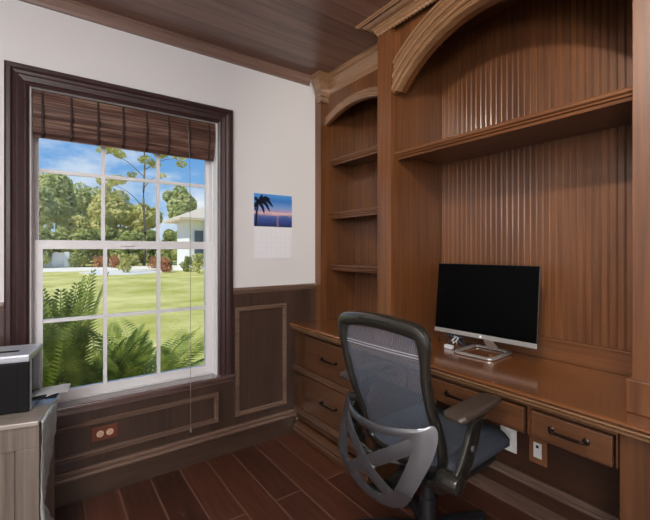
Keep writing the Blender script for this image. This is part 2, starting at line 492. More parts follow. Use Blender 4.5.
# jamb liners
box(b, WX0, WX0+.006, YW, fy0, WZ0, WZ1); box(b, WX1-.006, WX1, YW, fy0, WZ0, WZ1); box(b, WX0, WX1, YW, fy0, WZ1-.006, WZ1)
sub('window_frame', b, WHITE, w)
def sash(name, y0, y1, z0, z1, bot, top, side, mid):
    x0, x1 = WX0+.0145, WX1-.0145
    b = nb()
    box(b, x0+side, x1-side, y0+.001, y1-.001, z0, z0+bot); box(b, x0+side, x1-side, y0+.001, y1-.001, z1-top, z1)
    box(b, x0, x0+side, y0, y1, z0, z1); box(b, x1-side, x1, y0, y1, z0, z1)
    gx0, gx1, gz0, gz1 = x0+side, x1-side, z0+bot, z1-top
    for k in (1, 2):
        xm = gx0+(gx1-gx0)*k/3
        box(b, xm-.009, xm+.009, y0+.006, y1-.006, gz0, gz1)
    box(b, gx0, gx1, y0+.0065, y1-.0065, mid-.009, mid+.009)
    s = sub(name, b, WHITE, w)
    sub('pane', bx(gx0, gx1, (y0+y1)/2-.002, (y0+y1)/2+.002, gz0, gz1), GLASS, s)
    return s
lo = sash('lower_sash', YW+.06, YW+.09, WZ0+.008, 1.30, .045, .045, .036, .895)
sash('upper_sash', YW+.1, YW+.13, 1.262, WZ1-.021, .035, .03, .02, 1.65)
b = bx(.33, .40, YW+.05, YW+.06, 1.27, 1.285, bev=.003)
sub('sash_lock', b, WHITE, lo)

# ------------------------------------------------------------------ woven wood blind
bl = thing('woven_blind', 'brown woven bamboo roman blind raised at the top of the window', 'window blind', (.4, YW+.02, 1.8))
sub('head_rail', bx(WX0+.008, WX1-.008, YW+.012, YW+.045, 1.985, 2.022, bev=.003), W_CASE_X, bl)
def fold(z0, z1, y, belly, t=.004, n=10):
    b = nb(); prof = []
    for i in range(n+1):
        s = i/n; prof.append((y-belly*math.sin(math.pi*min(1, s*1.15))*(.4+.6*s), z1+(z0-z1)*s))
    fr = [(a, z) for a, z in prof]; bk = [(a+t, z) for a, z in reversed(prof)]
    pl = fr+bk
    va = [b.verts.new((WX0+.012, a, z)) for a, z in pl]; vb = [b.verts.new((WX1-.012, a, z)) for a, z in pl]
    k = len(pl)
    for j in range(k): b.faces.new((va[j], va[(j+1) % k], vb[(j+1) % k], vb[j]))
    b.faces.new(va); b.faces.new(vb)
    return b
VAL = fold(1.895, 2.012, YW+.004, .014)
sub('valance', VAL, BAMBOO, bl, True)
for z0, z1, yy, be in ((1.855, 1.91, YW+.014, .014), (1.825, 1.885, YW+.022, .018), (1.795, 1.865, YW+.03, .022)):
    sub('fold', fold(z0, z1, yy, be), BAMBOO, bl, True)
for k in range(8):
    x = WX0+.05+k*(WX1-WX0-.1)/7
    b = nb()
    tube(b, [(x, YW+.0005, 2.01), (x, YW-.009, 1.96), (x, YW-.014, 1.92), (x, YW-.012, 1.895), (x, YW-.003, 1.875), (x, YW-.001, 1.84), (x, YW+.004, 1.81), (x, YW+.02, 1.797)], .0012, .005, up=(0, 1, 0), seg=8)
    sub('tape', b, TAPE, bl)
b = tube(nb(), [(.67, YW+.003, 1.985), (.672, YW-.03, 1.93), (.674, YW-.050, 1.7), (.676, YW-.055, 1.0), (.677, YW-.055, .235)], .0013, seg=6)
pc = sub('pull_cord', b, CORD, bl)
sub('tassel', lathe(nb(), [(.002, .236), (.004, .228), (.0055, .21), (.004, .204)], Matrix.Translation((.677, YW-.055, 0)), 12), CORD, pc, True)

# ------------------------------------------------------------------ wall calendar
cal = thing('wall_calendar', 'wall calendar with a blue seaside sunset picture above a white page', 'calendar', (1.24, YW, 1.19))
def cal_mat():
    m, nt, b = new_mat('calendar_sunset_print')
    N = nt.nodes; L = nt.links
    tc = N.new('ShaderNodeTexCoord'); sp = N.new('ShaderNodeSeparateXYZ'); L.new(tc.outputs['Generated'], sp.inputs[0])
    n = N.new('ShaderNodeTexNoise'); n.inputs['Scale'].default_value = 3
    mp = N.new('ShaderNodeMapping'); mp.inputs['Scale'].default_value = (1.5, 1, 6); L.new(tc.outputs['Generated'], mp.inputs[0]); L.new(mp.outputs[0], n.inputs['Vector'])
    ma = N.new('ShaderNodeMath'); ma.operation = 'MULTIPLY_ADD'; ma.inputs[1].default_value = .14
    L.new(n.outputs['Fac'], ma.inputs[0]); 
    sb = N.new('ShaderNodeMath'); sb.operation = 'SUBTRACT'; sb.inputs[1].default_value = .07
    L.new(sp.outputs['Z'], sb.inputs[0]); L.new(sb.outputs[0], ma.inputs[2])
    cr = N.new('ShaderNodeValToRGB'); e = cr.color_ramp.elements
    e[0].position = 0; e[0].color = rgb('#2c3a6a'); e[1].position = 1; e[1].color = rgb('#58a0e4')
    for p, c in ((.2, '#40559a'), (.33, '#5c70ac'), (.36, '#b79cb4'), (.42, '#f0c8c4'), (.48, '#b4a6cc'), (.6, '#7aa2dc'), (.8, '#3f7fd0')):
        x = e.new(p); x.color = rgb(c)
    L.new(ma.outputs[0], cr.inputs[0]); L.new(cr.outputs[0], b.inputs['Base Color']); b.inputs['Roughness'].default_value = .35
    return m
CX0, CX1 = 1.097, 1.381
pic = sub('picture_page', bx(CX0, CX1, YW-.004, YW-.001, 1.405, 1.62), cal_mat(), cal, label='sunset over a calm blue sea with a palm')
SIL = plain('calendar_dark_print', '#10162c', .4)
b = nb()
yy = YW-.0046
def leafstrip(p0, p1, p2, wd):
    pts = smooth_pts([(p0[0], yy, p0[1]), (p1[0], yy, p1[1]), (p2[0], yy, p2[1])], 5)
    n = len(pts); tube(b, pts, [wd*math.sin(math.pi*min(.97, .12+.85*i/(n-1)))+.0006 for i in range(n)], .0003, up=(0, 0, 1), seg=6)
cx, cz = CX0+.028, 1.565
for ex, ez, kx, kz, wd in ((.11, -.03, .06, .018, .012), (.085, -.06, .05, -.005, .011), (.09, .02, .05, .03, .009), (.045, -.075, .03, -.03, .01), (-.02, -.06, -.018, -.02, .01), (.03, .05, .02, .03, .008), (-.022, .03, -.015, .02, .01)):
    leafstrip((cx, cz), (cx+kx, cz+kz), (cx+ex, cz+ez), wd)
tube(b, [(CX0+.012, yy, 1.41), (CX0+.016, yy, 1.48), (cx, yy, cz)], .007, .0003, up=(1, 0, 0), seg=6)
sub('palm_silhouette', b, SIL, pic)
b = nb()
for k in range(7):
    zc = 1.412+k*.011; wd = .016-.0012*k+(.003 if k % 2 else 0)
    box(b, 1.27-wd/2, 1.27+wd/2, YW-.0048, YW-.0041, zc, zc+.004)
sub('sun_glitter', b, plain('sun_glitter_print', '#d3a6ac', .4), pic)
dp = sub('date_page', bx(CX0, CX1, YW-.0034, YW-.001, 1.192, 1.404), plain('calendar_paper', '#e6e8ee', .6), cal)
b = nb()
for k in range(6):
    z = 1.2+k*.033; box(b, CX0+.012, CX1-.012, YW-.0042, YW-.0035, z, z+.0008)
for k in range(8):
    x = CX0+.012+k*(CX1-CX0-.024)/7; box(b, x, x+.0008, YW-.0042, YW-.0035, 1.2, 1.365)
sub('date_grid', b, plain('pale_grey_ink', '#d6d9df', .6), dp)

# ------------------------------------------------------------------ outlets
def outlet_n():
    t = thing('wall_outlet', 'brown duplex outlet plate set sideways in the panel under the window', 'outlet', (.251, YW-.012, .306))
    y = YW-.0125
    p = sub('plate', bx(.192, .310, y-.006, y, .27, .342, bev=.003), BROWN_PL, t)
    for xc in (.229, .273):
        bb = nb()
        lathe(bb, [(.0, 0), (.0165, 0), (.0165, .003), (.015, .004)], Matrix.Translation((xc, y-.006, .306)) @ Matrix.Rotation(R(90), 4, 'X'), 20)
        f = sub('socket', bb, OUTLET_B, t)
        s = nb()
        for dz in (-.006, .006): box(s, xc-.005, xc+.003, y-.0109, y-.0101, .306+dz-.001, .306+dz+.001)
        box(s, xc+.006, xc+.0095, y-.0109, y-.0101, .304, .308)
        sub('slot', s, DARKHOLE, f)
outlet_n()
def plate_e(yc, zc, mat, label, kind):
    x = 1.9065
    t = thing('wall_plate' if kind == 'blank' else 'wall_switch', label, 'wall plate' if kind == 'blank' else 'switch', (x, yc, zc-.065))
    sub('plate', bx(x-.006, x, yc-.042, yc+.042, zc-.066, zc+.066, bev=.003), mat, t)
    f = sub('insert', bx(x-.01, x-.006, yc-.019, yc+.019, zc-.036, zc+.036, bev=.002), OUTLET_W, t)
    if kind == 'switch':
        s = nb(); box(s, x-.0125, x-.0101, yc-.006, yc+.006, zc+.012, zc+.024)
        sub('indicator', s, DARKHOLE, f)
plate_e(1.05, .30, OUTLET_W, 'white wall plate in the knee space behind the chair seat', 'blank')
plate_e(.905, .297, WOODPLATE, 'white switch in a wood-coloured plate below the desk drawers', 'switch')

# ------------------------------------------------------------------ worktop
wt = nb()
NOSE = [(-.10, .735), (-.010, .735), (-.003, .737), (0, .742), (-.001, .747), (-.006, .75), (-.10, .75)]
sweep(wt, [(XF, -.35, 0), (XF, YW-.014, 0)], [(p, q) for p, q in NOSE if q >= .735 or p < -.05][:-1]+[(-.10, .75)], (0, 0, 1))
box(wt, XF+.1, 1.905, -.35, YW-.014, .715, .75)
top_ = obj('worktop', wt, W_TOP, origin=(1.6, 1, .706))
sub('edge_moulding', sweep(nb(), [(XF, -.349, 0), (XF, YW-.0145, 0)], [(-.06, .706), (-.024, .706), (-.016, .709), (-.014, .714), (-.02, .717), (-.02, .720), (-.009, .722), (-.005, .727), (-.009, .731), (-.015, .732), (-.015, .7345), (-.06, .7345)], (0, 0, 1)), W_MOLD, top_, label='moulded front edge')  # paler wood paints the highlight lines along the worktop edge
tag(top_, 'long glossy brown wooden worktop running the length of the desk wall', 'worktop')

# drawer pulls
def pull(y, z, x, parent, w=.105):
    b = nb()
    tube(b, smooth_pts([(x-.001, y-w/2, z), (x-.022, y-w/2+.004, z), (x-.024, y-w/4, z), (x-.024, y+w/4, z), (x-.022, y+w/2-.004, z), (x-.001, y+w/2, z)], 5), .0055, .004, up=(0, 0, 1), seg=8)
    for s in (-1, 1):
        lathe(b, [(.011, 0), (.011, .003), (.007, .006)], Matrix.Translation((x, y+s*w/2, z)) @ Matrix.Rotation(R(-90), 4, 'Y'), 12)
    sub('handle', b, PULL, parent, True, label='dark metal bar handle')

def drawer(root, y0, y1, z0, z1, x, depth=.4, edge=True, frame_w=0, hw=.105):
    b = bx(x-.018, x, y0, y1, z0, z1, bev=.004)
    if frame_w:   # raised field
        box(b, x-.024, x-.018, y0+frame_w, y1-frame_w, z0+frame_w, z1-frame_w, bev=.005)
    box(b, x, x+depth, y0+.012, y1-.012, z0+.01, z1-.012)
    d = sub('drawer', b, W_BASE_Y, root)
    pull((y0+y1)/2, (z0+z1)/2+.005, x-.018-(.006 if frame_w else 0), d, hw)
    return d

# left base cabinet with deep drawers
t = thing('drawer_cabinet', 'brown base cabinet with two deep drawers in the corner beside the wainscot', 'cabinet', (1.65, 1.9, 0))
b = nb()
FX = 1.405
box(b, FX, FX+.02, 2.16, YW-.014, .10, .704)           # wall stile
box(b, FX, FX+.02, 1.515, 1.60, .10, .704)
box(b, FX, FX+.02, 1.60, 2.16, .685, .704); box(b, FX, FX+.02, 1.60, 2.16, .425, .465); box(b, FX, FX+.02, 1.60, 2.16, .10, .185)
box(b, FX+.02, 1.90, 2.272, YW-.014, .0, .704); box(b, FX+.02, 1.90, 1.515, 1.533, 0, .704); box(b, FX+.02, 1.90, 1.533, 2.272, .05, .07); box(b, 1.88, 1.9, 1.533, 2.272, .07, .704)
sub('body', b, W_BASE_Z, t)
drawer(t, 1.603, 2.157, .468, .682, FX, hw=.14)
drawer(t, 1.603, 2.157, .188, .422, FX, hw=.14)
RAIL = [(0, 0), (.022, 0), (.026, .006), (.02, .014), (.024, .02), (.016, .028), (.01, .034), (0, .036)]
for z in (.428, .15):
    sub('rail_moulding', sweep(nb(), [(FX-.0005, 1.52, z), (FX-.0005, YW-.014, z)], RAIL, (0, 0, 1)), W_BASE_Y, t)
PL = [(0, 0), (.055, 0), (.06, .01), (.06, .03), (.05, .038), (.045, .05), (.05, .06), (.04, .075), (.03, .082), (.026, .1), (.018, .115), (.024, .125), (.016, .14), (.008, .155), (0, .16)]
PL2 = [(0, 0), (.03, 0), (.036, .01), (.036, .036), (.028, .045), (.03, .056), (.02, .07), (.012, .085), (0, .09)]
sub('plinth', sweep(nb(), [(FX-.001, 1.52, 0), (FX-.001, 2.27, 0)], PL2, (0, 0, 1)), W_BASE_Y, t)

# pencil drawers over the knee space
t = thing('desk_drawer_unit', 'shallow row of desk drawers hung under the worktop over the knee space', 'drawer unit', (1.65, .97, .59))
b = nb()
box(b, FX, FX+.02, .434, 1.51, .688, .705)
for y0, y1 in ((.434, .4385), (.688, .705), (1.255, 1.272), (1.505, 1.513)): box(b, FX, FX+.02, y0, y1, .588, .688)
for y0, y1 in ((.690, .703), (1.257, 1.27)): box(b, FX+.02, 1.84, y0, y1, .6, .705)
box(b, FX+.02, 1.84, .436, 1.512, .699, .705)
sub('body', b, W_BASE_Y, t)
for y0, y1 in ((.442, .684), (.709, 1.251), (1.276, 1.501)): drawer(t, y0, y1, .593, .686, FX-.002)

# right pedestal
t = thing('desk_pedestal', 'brown panelled pedestal carrying the right end of the worktop', 'cabinet', (1.65, .05, 0))
b = bx(FX, 1.90, -.35, .43, 0, .704, bev=.003)
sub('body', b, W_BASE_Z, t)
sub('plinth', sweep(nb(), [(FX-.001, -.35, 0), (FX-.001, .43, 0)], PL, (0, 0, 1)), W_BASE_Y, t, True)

# ------------------------------------------------------------------ beadboard
def beadboard(y0, y1, z0, z1, x, step=.029):
    """upright boards with a real bead and groove between them; face looks to -x"""
    b = nb(); prof = []
    y = y0
    while y < y1-1e-6:
        e = min(y+step, y1)
        prof += [(y, 0)]
        if e-y > .012:
            prof += [(e-.0085, 0), (e-.0078, .0028), (e-.007, .0028), (e-.006, -.0006), (e-.0042, -.0016), (e-.0024, -.0006), (e-.0014, .0028), (e-.0004, .0028)]
        y = e
    prof += [(y1, 0)]
    front0 = [b.verts.new((x+d, yy, z0)) for yy, d in prof]; front1 = [b.verts.new((x+d, yy, z1)) for yy, d in prof]
    for i in range(len(prof)-1): b.faces.new((front0[i], front0[i+1], front1[i+1], front1[i]))
    b0 = [b.verts.new((x+.03, yy, z)) for yy in (y0, y1) for z in (z0, z1)]
    b.faces.new((b0[0], b0[1], b0[3], b0[2]))
    b.faces.new((front0[0], front1[0], b0[1], b0[0])); b.faces.new((front0[-1], front1[-1], b0[3], b0[2]))
    b.faces.new(front1+[b0[3], b0[1]]); b.faces.new(front0+[b0[2], b0[0]])
    return b

# ------------------------------------------------------------------ arch helpers
def arc_pts(yc, half, apex, R_, x, n=36, off=0):
    """arc in the plane x=const, from low y to high y; off grows the radius"""
    zc = apex-R_; rr = R_+off
    a = math.asin(min(1, half/rr))
    return [(x, yc+rr*math.sin(-a+2*a*i/n), zc+rr*math.cos(-a+2*a*i/n)) for i in range(n+1)]

def arch_panel(y0, y1, ztop, x0, x1, arc):
    """spandrel panel: flat board with arched lower edge"""
    b = nb()
    lo = [p for p in arc if y0 <= p[1] <= y1]
    ring = [(y0, ztop), (y0, lo[0][2])]+[(p[1], p[2]) for p in lo]+[(y1, lo[-1][2]), (y1, ztop)]
    # build as quads between lower edge and top
    low = [(y0, lo[0][2])]+[(p[1], p[2]) for p in lo]+[(y1, lo[-1][2])]
    clean = [low[0]]
    for q in low[1:]:
        if q[0]-clean[-1][0] > 1e-5: clean.append(q)
    rows = []
    for y, z in clean:
        rows.append([b.verts.new((x0, y, z)), b.verts.new((x0, y, ztop)), b.verts.new((x1, y, ztop)), b.verts.new((x1, y, z))])
    for a, c in zip(rows, rows[1:]):
        for j in range(4): b.faces.new((a[j], a[(j+1) % 4], c[(j+1) % 4], c[j]))
    b.faces.new(rows[0]); b.faces.new(rows[-1])
    return b

# ------------------------------------------------------------------ central hutch
PX = 1.47
Y0, Y1 = .417, 1.447       # niche
hu = thing('desk_hutch', 'tall arched beadboard hutch standing on the worktop above the monitor', 'hutch', (1.7, .93, TOPZ))
TB = TOPZ+.0005
def post(y0, y1, side):
    b = bx(PX, PX+.0295, y0, y1, TB, 2.44, bev=.002)
    s = sub('post', b, W_CAB_Z, hu)
    sub('plinth_block', bx(PX-.013, PX+.022, y0-.013, y1+.013, TB, .853, bev=.004), W_CAB_Z, s)
post(.315, Y0, -1); post(Y1, 1.549, 1)
sub('side_panel', bx(PX+.03, 1.92, Y1+.0, Y1+.03, TB, 2.44), W_CAB_Z, hu)
sub('side_panel', bx(PX+.03, 1.92, Y0-.03, Y0, TB, 2.44), W_CAB_Z, hu)
sub('back_panel', beadboard(Y0, Y1, .84, 2.468, XB), W_CAB_Z, hu, label='grooved beadboard back')
sub('top_panel', bx(PX+.0705, XB+.02, Y0+.001, Y1-.001, 2.469, CZ-.0005), W_CAB_Y, hu)
b = bx(XB-.02, XB+.03, Y0, Y1, TB, .838, bev=.002); box(b, XB-.026, XB-.005, Y0, Y1, .838, .848, bev=.003)
sub('backsplash', b, W_CAB_Y, hu)
# shelf with moulded front edge
SH = [(-.39, -.018), (-.03, -.018), (-.028, -.042), (-.018, -.042), (-.014, -.032), (-.006, -.028), (-.008, -.022), (0, -.016), (.002, -.008), (-.002, -.002), (-.008, 0), (-.39, 0)]
sub('shelf', sweep(nb(), [(1.497, Y0+.001, 1.769), (1.497, Y1-.001, 1.769)], SH, (0, 0, 1)), W_CAB_Y, hu)
# arch
YC = (Y0+Y1)/2; AH = (Y1-Y0)/2; AR = .63; AP = 2.288; AFOOT = 2.073
arc = [(x, y, max(z, AFOOT)) for x, y, z in arc_pts(YC, AH, AP, AR, PX+.036, 72)]
sub('arch_panel', arch_panel(Y0, Y1, 2.44, PX+.036, PX+.07, arc), W_CAB_Z, hu)
# arch moulding: multi-bead band riding on the panel
AM = [(0, 0), (0.002, 0.0162), (0.0039, 0.031), (0.0076, 0.036), (0.0124, 0.036), (0.0161, 0.031), (0.018, 0.0162), (0.02, 0.009), (0.022, 0.0126), (0.0232, 0.0241), (0.0255, 0.028), (0.0285, 0.028), (0.0308, 0.0241), (0.032, 0.0126), (0.034, 0.007), (0.036, 0.0153), (0.0389, 0.0292), (0.0444, 0.034), (0.0516, 0.034), (0.0571, 0.0292), (0.06, 0.0153), (0.062, 0.0085), (0.064, 0.0117), (0.0652, 0.0224), (0.0675, 0.026), (0.0705, 0.026), (0.0728, 0.0224), (0.074, 0.0117), (0.076, 0.0065), (0.078, 0.0135), (0.0811, 0.0258), (0.0871, 0.03), (0.0949, 0.03), (0.1009, 0.0258), (0.104, 0.0135), (0.106, 0.0075), (0.108, 0.0099), (0.1092, 0.0189), (0.1115, 0.022), (0.1145, 0.022), (0.1168, 0.0189), (0.118, 0.0099), (0.12, 0.0055), (0.122, 0.0081), (0.1234, 0.0155), (0.1262, 0.018), (0.1298, 0.018), (0.1326, 0.0155), (0.134, 0.0081), (0.136, 0.0045), (0.138, 0.0108), (0.1399, 0.0206), (0.1436, 0.024), (0.1484, 0.024), (0.1521, 0.0206), (0.154, 0.0108), (0.156, 0.006), (0.157, 0)]
mp_ = arc_pts(YC, AH-.002, AP+.001, AR, PX+.0355, 64)[::-1]
# keep the band between the posts
b = sweep(nb(), mp_, AM, (-1, 0, 0))
geom = b.verts[:]+b.edges[:]+b.faces[:]
for co, no in (((0, Y0+.0005, 0), (0, -1, 0)), ((0, Y1-.0005, 0), (0, 1, 0)), ((0, 0, 2.418), (0, 0, 1)), ((0, 0, AFOOT+.001), (0, 0, -1))):
    r = bmesh.ops.bisect_plane(b, geom=b.verts[:]+b.edges[:]+b.faces[:], plane_co=co, plane_no=no, clear_outer=True)
    ee = [g for g in r['geom_cut'] if isinstance(g, bmesh.types.BMEdge)]
    bmesh.ops.holes_fill(b, edges=[e for e in b.edges if e.is_boundary])
sub('arch_moulding', b, W_MOLD, hu)
# crown with rope moulding
CR = [(0, 2.425), (.006, 2.425), (.012, 2.43), (.012, 2.44), (.018, 2.446), (.022, 2.446), (.024, 2.452), (.034, 2.453), (.046, 2.456), (.056, 2.462), (.06, 2.468), (.066, 2.469), (.068, 2.465), (.076, 2.464), (.078, 2.468), (.085, 2.470), (.085, CZ-.001), (0, CZ-.001)]
cr_ = sub('crown', sweep(nb(), [(1.9, .315, 0), (PX, .315, 0), (PX, 1.549, 0), (1.57, 1.549, 0)], CR, (0, 0, 1)), W_MOLD, hu)
b = nb(); nseg = 360; rings = []
for i in range(nseg+1):
    y = .32+1.224*i/nseg
    rings.append([b.verts.new((PX-.003+(.0085+.0035*math.cos(2*(2*math.pi*j/12)-2*math.pi*y/.022))*math.cos(2*math.pi*j/12), y, 2.414+(.0085+.0035*math.cos(2*(2*math.pi*j/12)-2*math.pi*y/.022))*math.sin(2*math.pi*j/12))) for j in range(12)])
for a, c in zip(rings, rings[1:]):
    for j in range(12): b.faces.new((a[j], a[(j+1) % 12], c[(j+1) % 12], c[j]))
b.faces.new(rings[0]); b.faces.new(rings[-1])
sub('rope_moulding', b, W_MOLD, cr_, 'all')

# ------------------------------------------------------------------ corner bookcase
bc = thing('bookcase', 'tall narrow arched bookcase with empty shelves in the corner by the calendar', 'bookcase', (1.75, 1.93, TOPZ))
SX = 1.577; BX = 1.62
b = bx(SX, BX+.03, 2.237, YW-.0005, 1.015, 2.44, bev=.002); box(b, SX+.0, BX+.03, 2.237, YW-.014, TB, 1.015)
sub('stile', b, W_CAB_Z, bc)
b = bx(SX, BX+.03, 1.551, 1.603, TB, 2.44, bev=.002)
sub('stile', b, W_CAB_Z, bc)
sub('side_panel', bx(BX+.03, 1.92, 2.24, YW-.014, TB, 2.44), W_CAB_Z, bc)
sub('side_panel', bx(BX+.03, 1.92, 1.553, 1.60, TB, 2.44), W_CAB_Z, bc)
sub('back_panel', beadboard(1.60, 2.24, TB, 2.44, XB), W_CAB_Z, bc, label='grooved beadboard back')
sub('top_panel', bx(BX+.03, XB, 1.60, 2.24, 2.40, 2.43), W_CAB_Y, bc)
for z in (1.149, 1.518, 1.90):
    sub('shelf', sweep(nb(), [(1.655, 1.601, z), (1.655, 2.239, z)], [(p*.6 if p < -.1 else p, q*1.1) for p, q in SH], (0, 0, 1)), W_MOLD if False else W_CAB_Y, bc)
LYC, LH, LAP, LR = 1.92, .317, 2.205, .72
arc = arc_pts(LYC, LH, LAP, LR, BX+.01)
sub('arch_panel', arch_panel(1.603, 2.237, 2.44, BX+.012, BX+.03, arc), W_CAB_Z, bc)
AM2 = [(0, 0), (0, .018), (.008, .024), (.016, .018), (.026, .02), (.034, .012), (.044, .012), (.05, .018), (.058, .012), (.06, 0)]
b = sweep(nb(), arc_pts(LYC, LH-.001, LAP+.001, LR, BX+.0115, 40)[::-1], AM2, (-1, 0, 0))
for co, no in (((0, 1.6035, 0), (0, -1, 0)), ((0, 2.2365, 0), (0, 1, 0))):
    bmesh.ops.bisect_plane(b, geom=b.verts[:]+b.edges[:]+b.faces[:], plane_co=co, plane_no=no, clear_outer=True)
    bmesh.ops.holes_fill(b, edges=[e for e in b.edges if e.is_boundary])
sub('arch_moulding', b, W_MOLD, bc)
CR2 = [(0, 2.29), (.012, 2.29), (.015, 2.298), (.011, 2.306), (.013, 2.325), (.022, 2.33), (.023, 2.347), (.027, 2.352), (.031, 2.38), (.042, 2.408), (.052, 2.425), (.057, 2.43), (.057, 2.452), (.06, 2.456), (.06, CZ-.001), (0, CZ-.001)]
XR = BX+.0
sub('crown', sweep(nb(), [(XR+.035, 1.604, 0), (XR+.035, 2.232, 0), (SX, 2.232, 0), (SX, YW-.036, 0)], CR2, (0, 0, 1)), W_MOLD, bc)
box_b = bx(BX+.02, BX+.045, 1.603, 2.237, 2.25, 2.44)
sub('frieze', box_b, W_CAB_Y, bc)

# ------------------------------------------------------------------ monitor
mo = thing('computer_monitor', 'black widescreen monitor with a silver chin on the worktop', 'monitor', (1.735, 1.078, TOPZ+.0008), R(4))
# local frame: screen faces -x, width along y
SW, SZ0, SZ1 = .256, .075, .43
tilt = Matrix.Translation((-.03, 0, SZ0)) @ Matrix.Rotation(R(6), 4, 'Y') @ Matrix.Translation((0, 0, -SZ0))
bb_ = box(nb(), -.008, -.002, -SW, SW, SZ0, SZ1, bev=.002, M=tilt); box(bb_, -.003, .02, -.17, .17, SZ0+.03, SZ0+.22, bev=.006, M=tilt)
lpart('back_shell', bb_, BLACK, mo)
lpart('screen', box(nb(), -.0105, -.0082, -SW+.003, SW-.003, SZ0+.02, SZ1-.003, M=tilt), SCREEN, mo)
ch = lpart('chin', box(nb(), -.012, -.0081, -SW, SW, SZ0-.003, SZ0+.018, bev=.0015, M=tilt), SILVER, mo, label='silver lower bezel')
lg = nb(); lathe(lg, [(.005, 0), (.005, .0006)], tilt @ Matrix.Translation((-.0121, 0, SZ0+.0075)) @ Matrix.Rotation(R(-90), 4, 'Y'), 20)
lpart('emblem', lg, plain('emblem_white', '#f2f2f2', .4), mo)
nk = tube(nb(), smooth_pts([(-.015, -.015, SZ0+.06), (-.005, -.015, SZ0+.01), (.005, -.022, .05), (.035, -.03, .018)], 5), .005, .022, up=(-1, 0, .3), seg=12, power=4)
lpart('neck', nk, SILVER, mo, True)
rim = [(-.115, -.095, .006), (-.115, .09, .006), (.085, .095, .006), (.085, -.09, .006)]
def rounded_loop(pts, r, k=5):
    P = [Vector(p) for p in pts]; out = []
    n = len(P)
    for i in range(n):
        a = P[i]+(P[i-1]-P[i]).normalized()*r; c = P[i]+(P[(i+1) % n]-P[i]).normalized()*r
        for j in range(k+1):
            s = j/k; out.append(a*(1-s)**2+P[i]*2*s*(1-s)+c*s*s)
    return out
lpart('base', tube(nb(), rounded_loop(rim, .03), .0055, .011, up=(0, 0, 1), seg=10, closed=True, power=4), SILVER, mo, True, label='silver open rectangular base')

# cables beside the monitor
def squiggle(c, rx, ry, rz, n, seed, z0):
    rr = random.Random(seed); pts = []
    for i in range(n):
        a = i*2.1+rr.random(); q = .35+.65*rr.random()
        pts.append((c[0]+rx*q*math.cos(a), c[1]+ry*q*math.sin(a), z0+rz*abs(math.sin(i*1.3+seed))))
    return smooth_pts(pts, 7)
tag(obj('cable_coil', tube(nb(), squiggle((1.75, 1.25, 0), .06, .055, .07, 26, 3, TOPZ+.006), .005, seg=8), CABLE_B, smooth='all', origin=(1.745, 1.24, TOPZ)), 'tangled black cable heaped behind the left of the monitor base', 'cable')
tag(obj('cable_coil', tube(nb(), squiggle((1.72, 1.235, 0), .02, .03, .05, 7, 11, TOPZ+.006), .0025, seg=8), CABLE_W, smooth='all', origin=(1.72, 1.235, TOPZ)), 'pale thin cable looped among the tangled black cable', 'cable')
ad = bx(1.648, 1.672, 1.205, 1.25, TOPZ+.0005, TOPZ+.02, bev=.005)
tag(obj('power_adapter', ad, CABLE_W, origin=(1.66, 1.228, TOPZ)), 'small white power adapter lying beside the monitor base', 'adapter')

# ------------------------------------------------------------------ printer cabinet
CABZ = .60
pcab = thing('storage_cabinet', 'grey washed wooden cabinet under the window carrying the printer', 'cabinet', (-.019, 1.843, 0), R(-14))
W_, D_ = .52, .215
b = nb()
box(b, -W_, 0, .02, D_, .06, CABZ-.0185)
box(b, -W_, -.0, 0, .02, CABZ-.105, CABZ-.0185, bev=.002); box(b, -W_, 0, 0, .02, .06, .13, bev=.002)
box(b, -.075, 0, 0, .02, .13, CABZ-.105, bev=.002); box(b, -W_, -W_+.075, 0, .02, .13, CABZ-.105, bev=.002); box(b, -.315, -.235, 0, .02, .13, CABZ-.105, bev=.002)
lpart('body', b, W_GREY_Z, pcab)
lpart('top', bx(-W_-.012, .001, -.010, .30, CABZ-.018, CABZ, bev=.004), W_GREY_X, pcab)
for x0, x1 in ((-.232, -.078), (-W_+.078, -.318)):
    d = nb(); k = 3; wd = (x1-x0)/k
    for i in range(k): box(d, x0+i*wd+.0008, x0+(i+1)*wd-.0008, .008, .019, .133, CABZ-.108, bev=.002)
    dd = lpart('door', d, W_GREY_Z, pcab)
    s = nb(); lathe(s, [(.006, 0), (.006, .01), (.011, .016), (.009, .022)], Matrix.Translation((x0+.02 if x0 > -.3 else x1-.02, .0079, .42)) @ Matrix.Rotation(R(90), 4, 'X'), 14)
    lpart('knob', s, PULL, dd, True)
for x in (-W_, -.05):
    for y in (0, D_-.05): lpart('leg', bx(x, x+.05, y, y+.05, 0, .06, bev=.003), W_GREY_Z, pcab)

# printer (local frame: -x left, y back)
pr = thing('inkjet_printer', 'black and silver desktop printer on the grey washed cabinet', 'printer', (-.0526, 1.957, CABZ+.0008), R(-12))
PW, PD, PH = .42, .20, .232
b = bx(-PW, -.028, 0, PD, 0, PH-.03, bev=.01); box(b, -.04, .0, -.001, .014, .001, PH-.031, bev=.004)
lpart('body', b, PRN_BLACK, pr)
b = bx(-PW-.003, .004, -.008, PD+.004, PH-.03, PH, bev=.008)
lid = lpart('lid', b, PRN_SILVER, pr, label='silver lid')
lpart('lid_slot', bx(-.16, -.05, .06, .085, PH-.001, PH+.0015), PRN_BLACK, lid)
# right-hand silver frame around the paper opening
b = nb()
box(b, -.0275, .002, .0145, .04, 0, PH-.0305, bev=.004); box(b, -.028, .0, PD-.032, PD, 0, PH-.03, bev=.004); box(b, -.028, .0, .032, PD-.032, 0, .03, bev=.002)
lpart('side_frame', b, PRN_SILVER, pr, label='silver frame round the paper outlet')
tr = lpart('paper_tray', bx(-.027, .085, .035, PD-.035, .031, .037, bev=.002), PRN_BLACK, pr, label='black output tray')
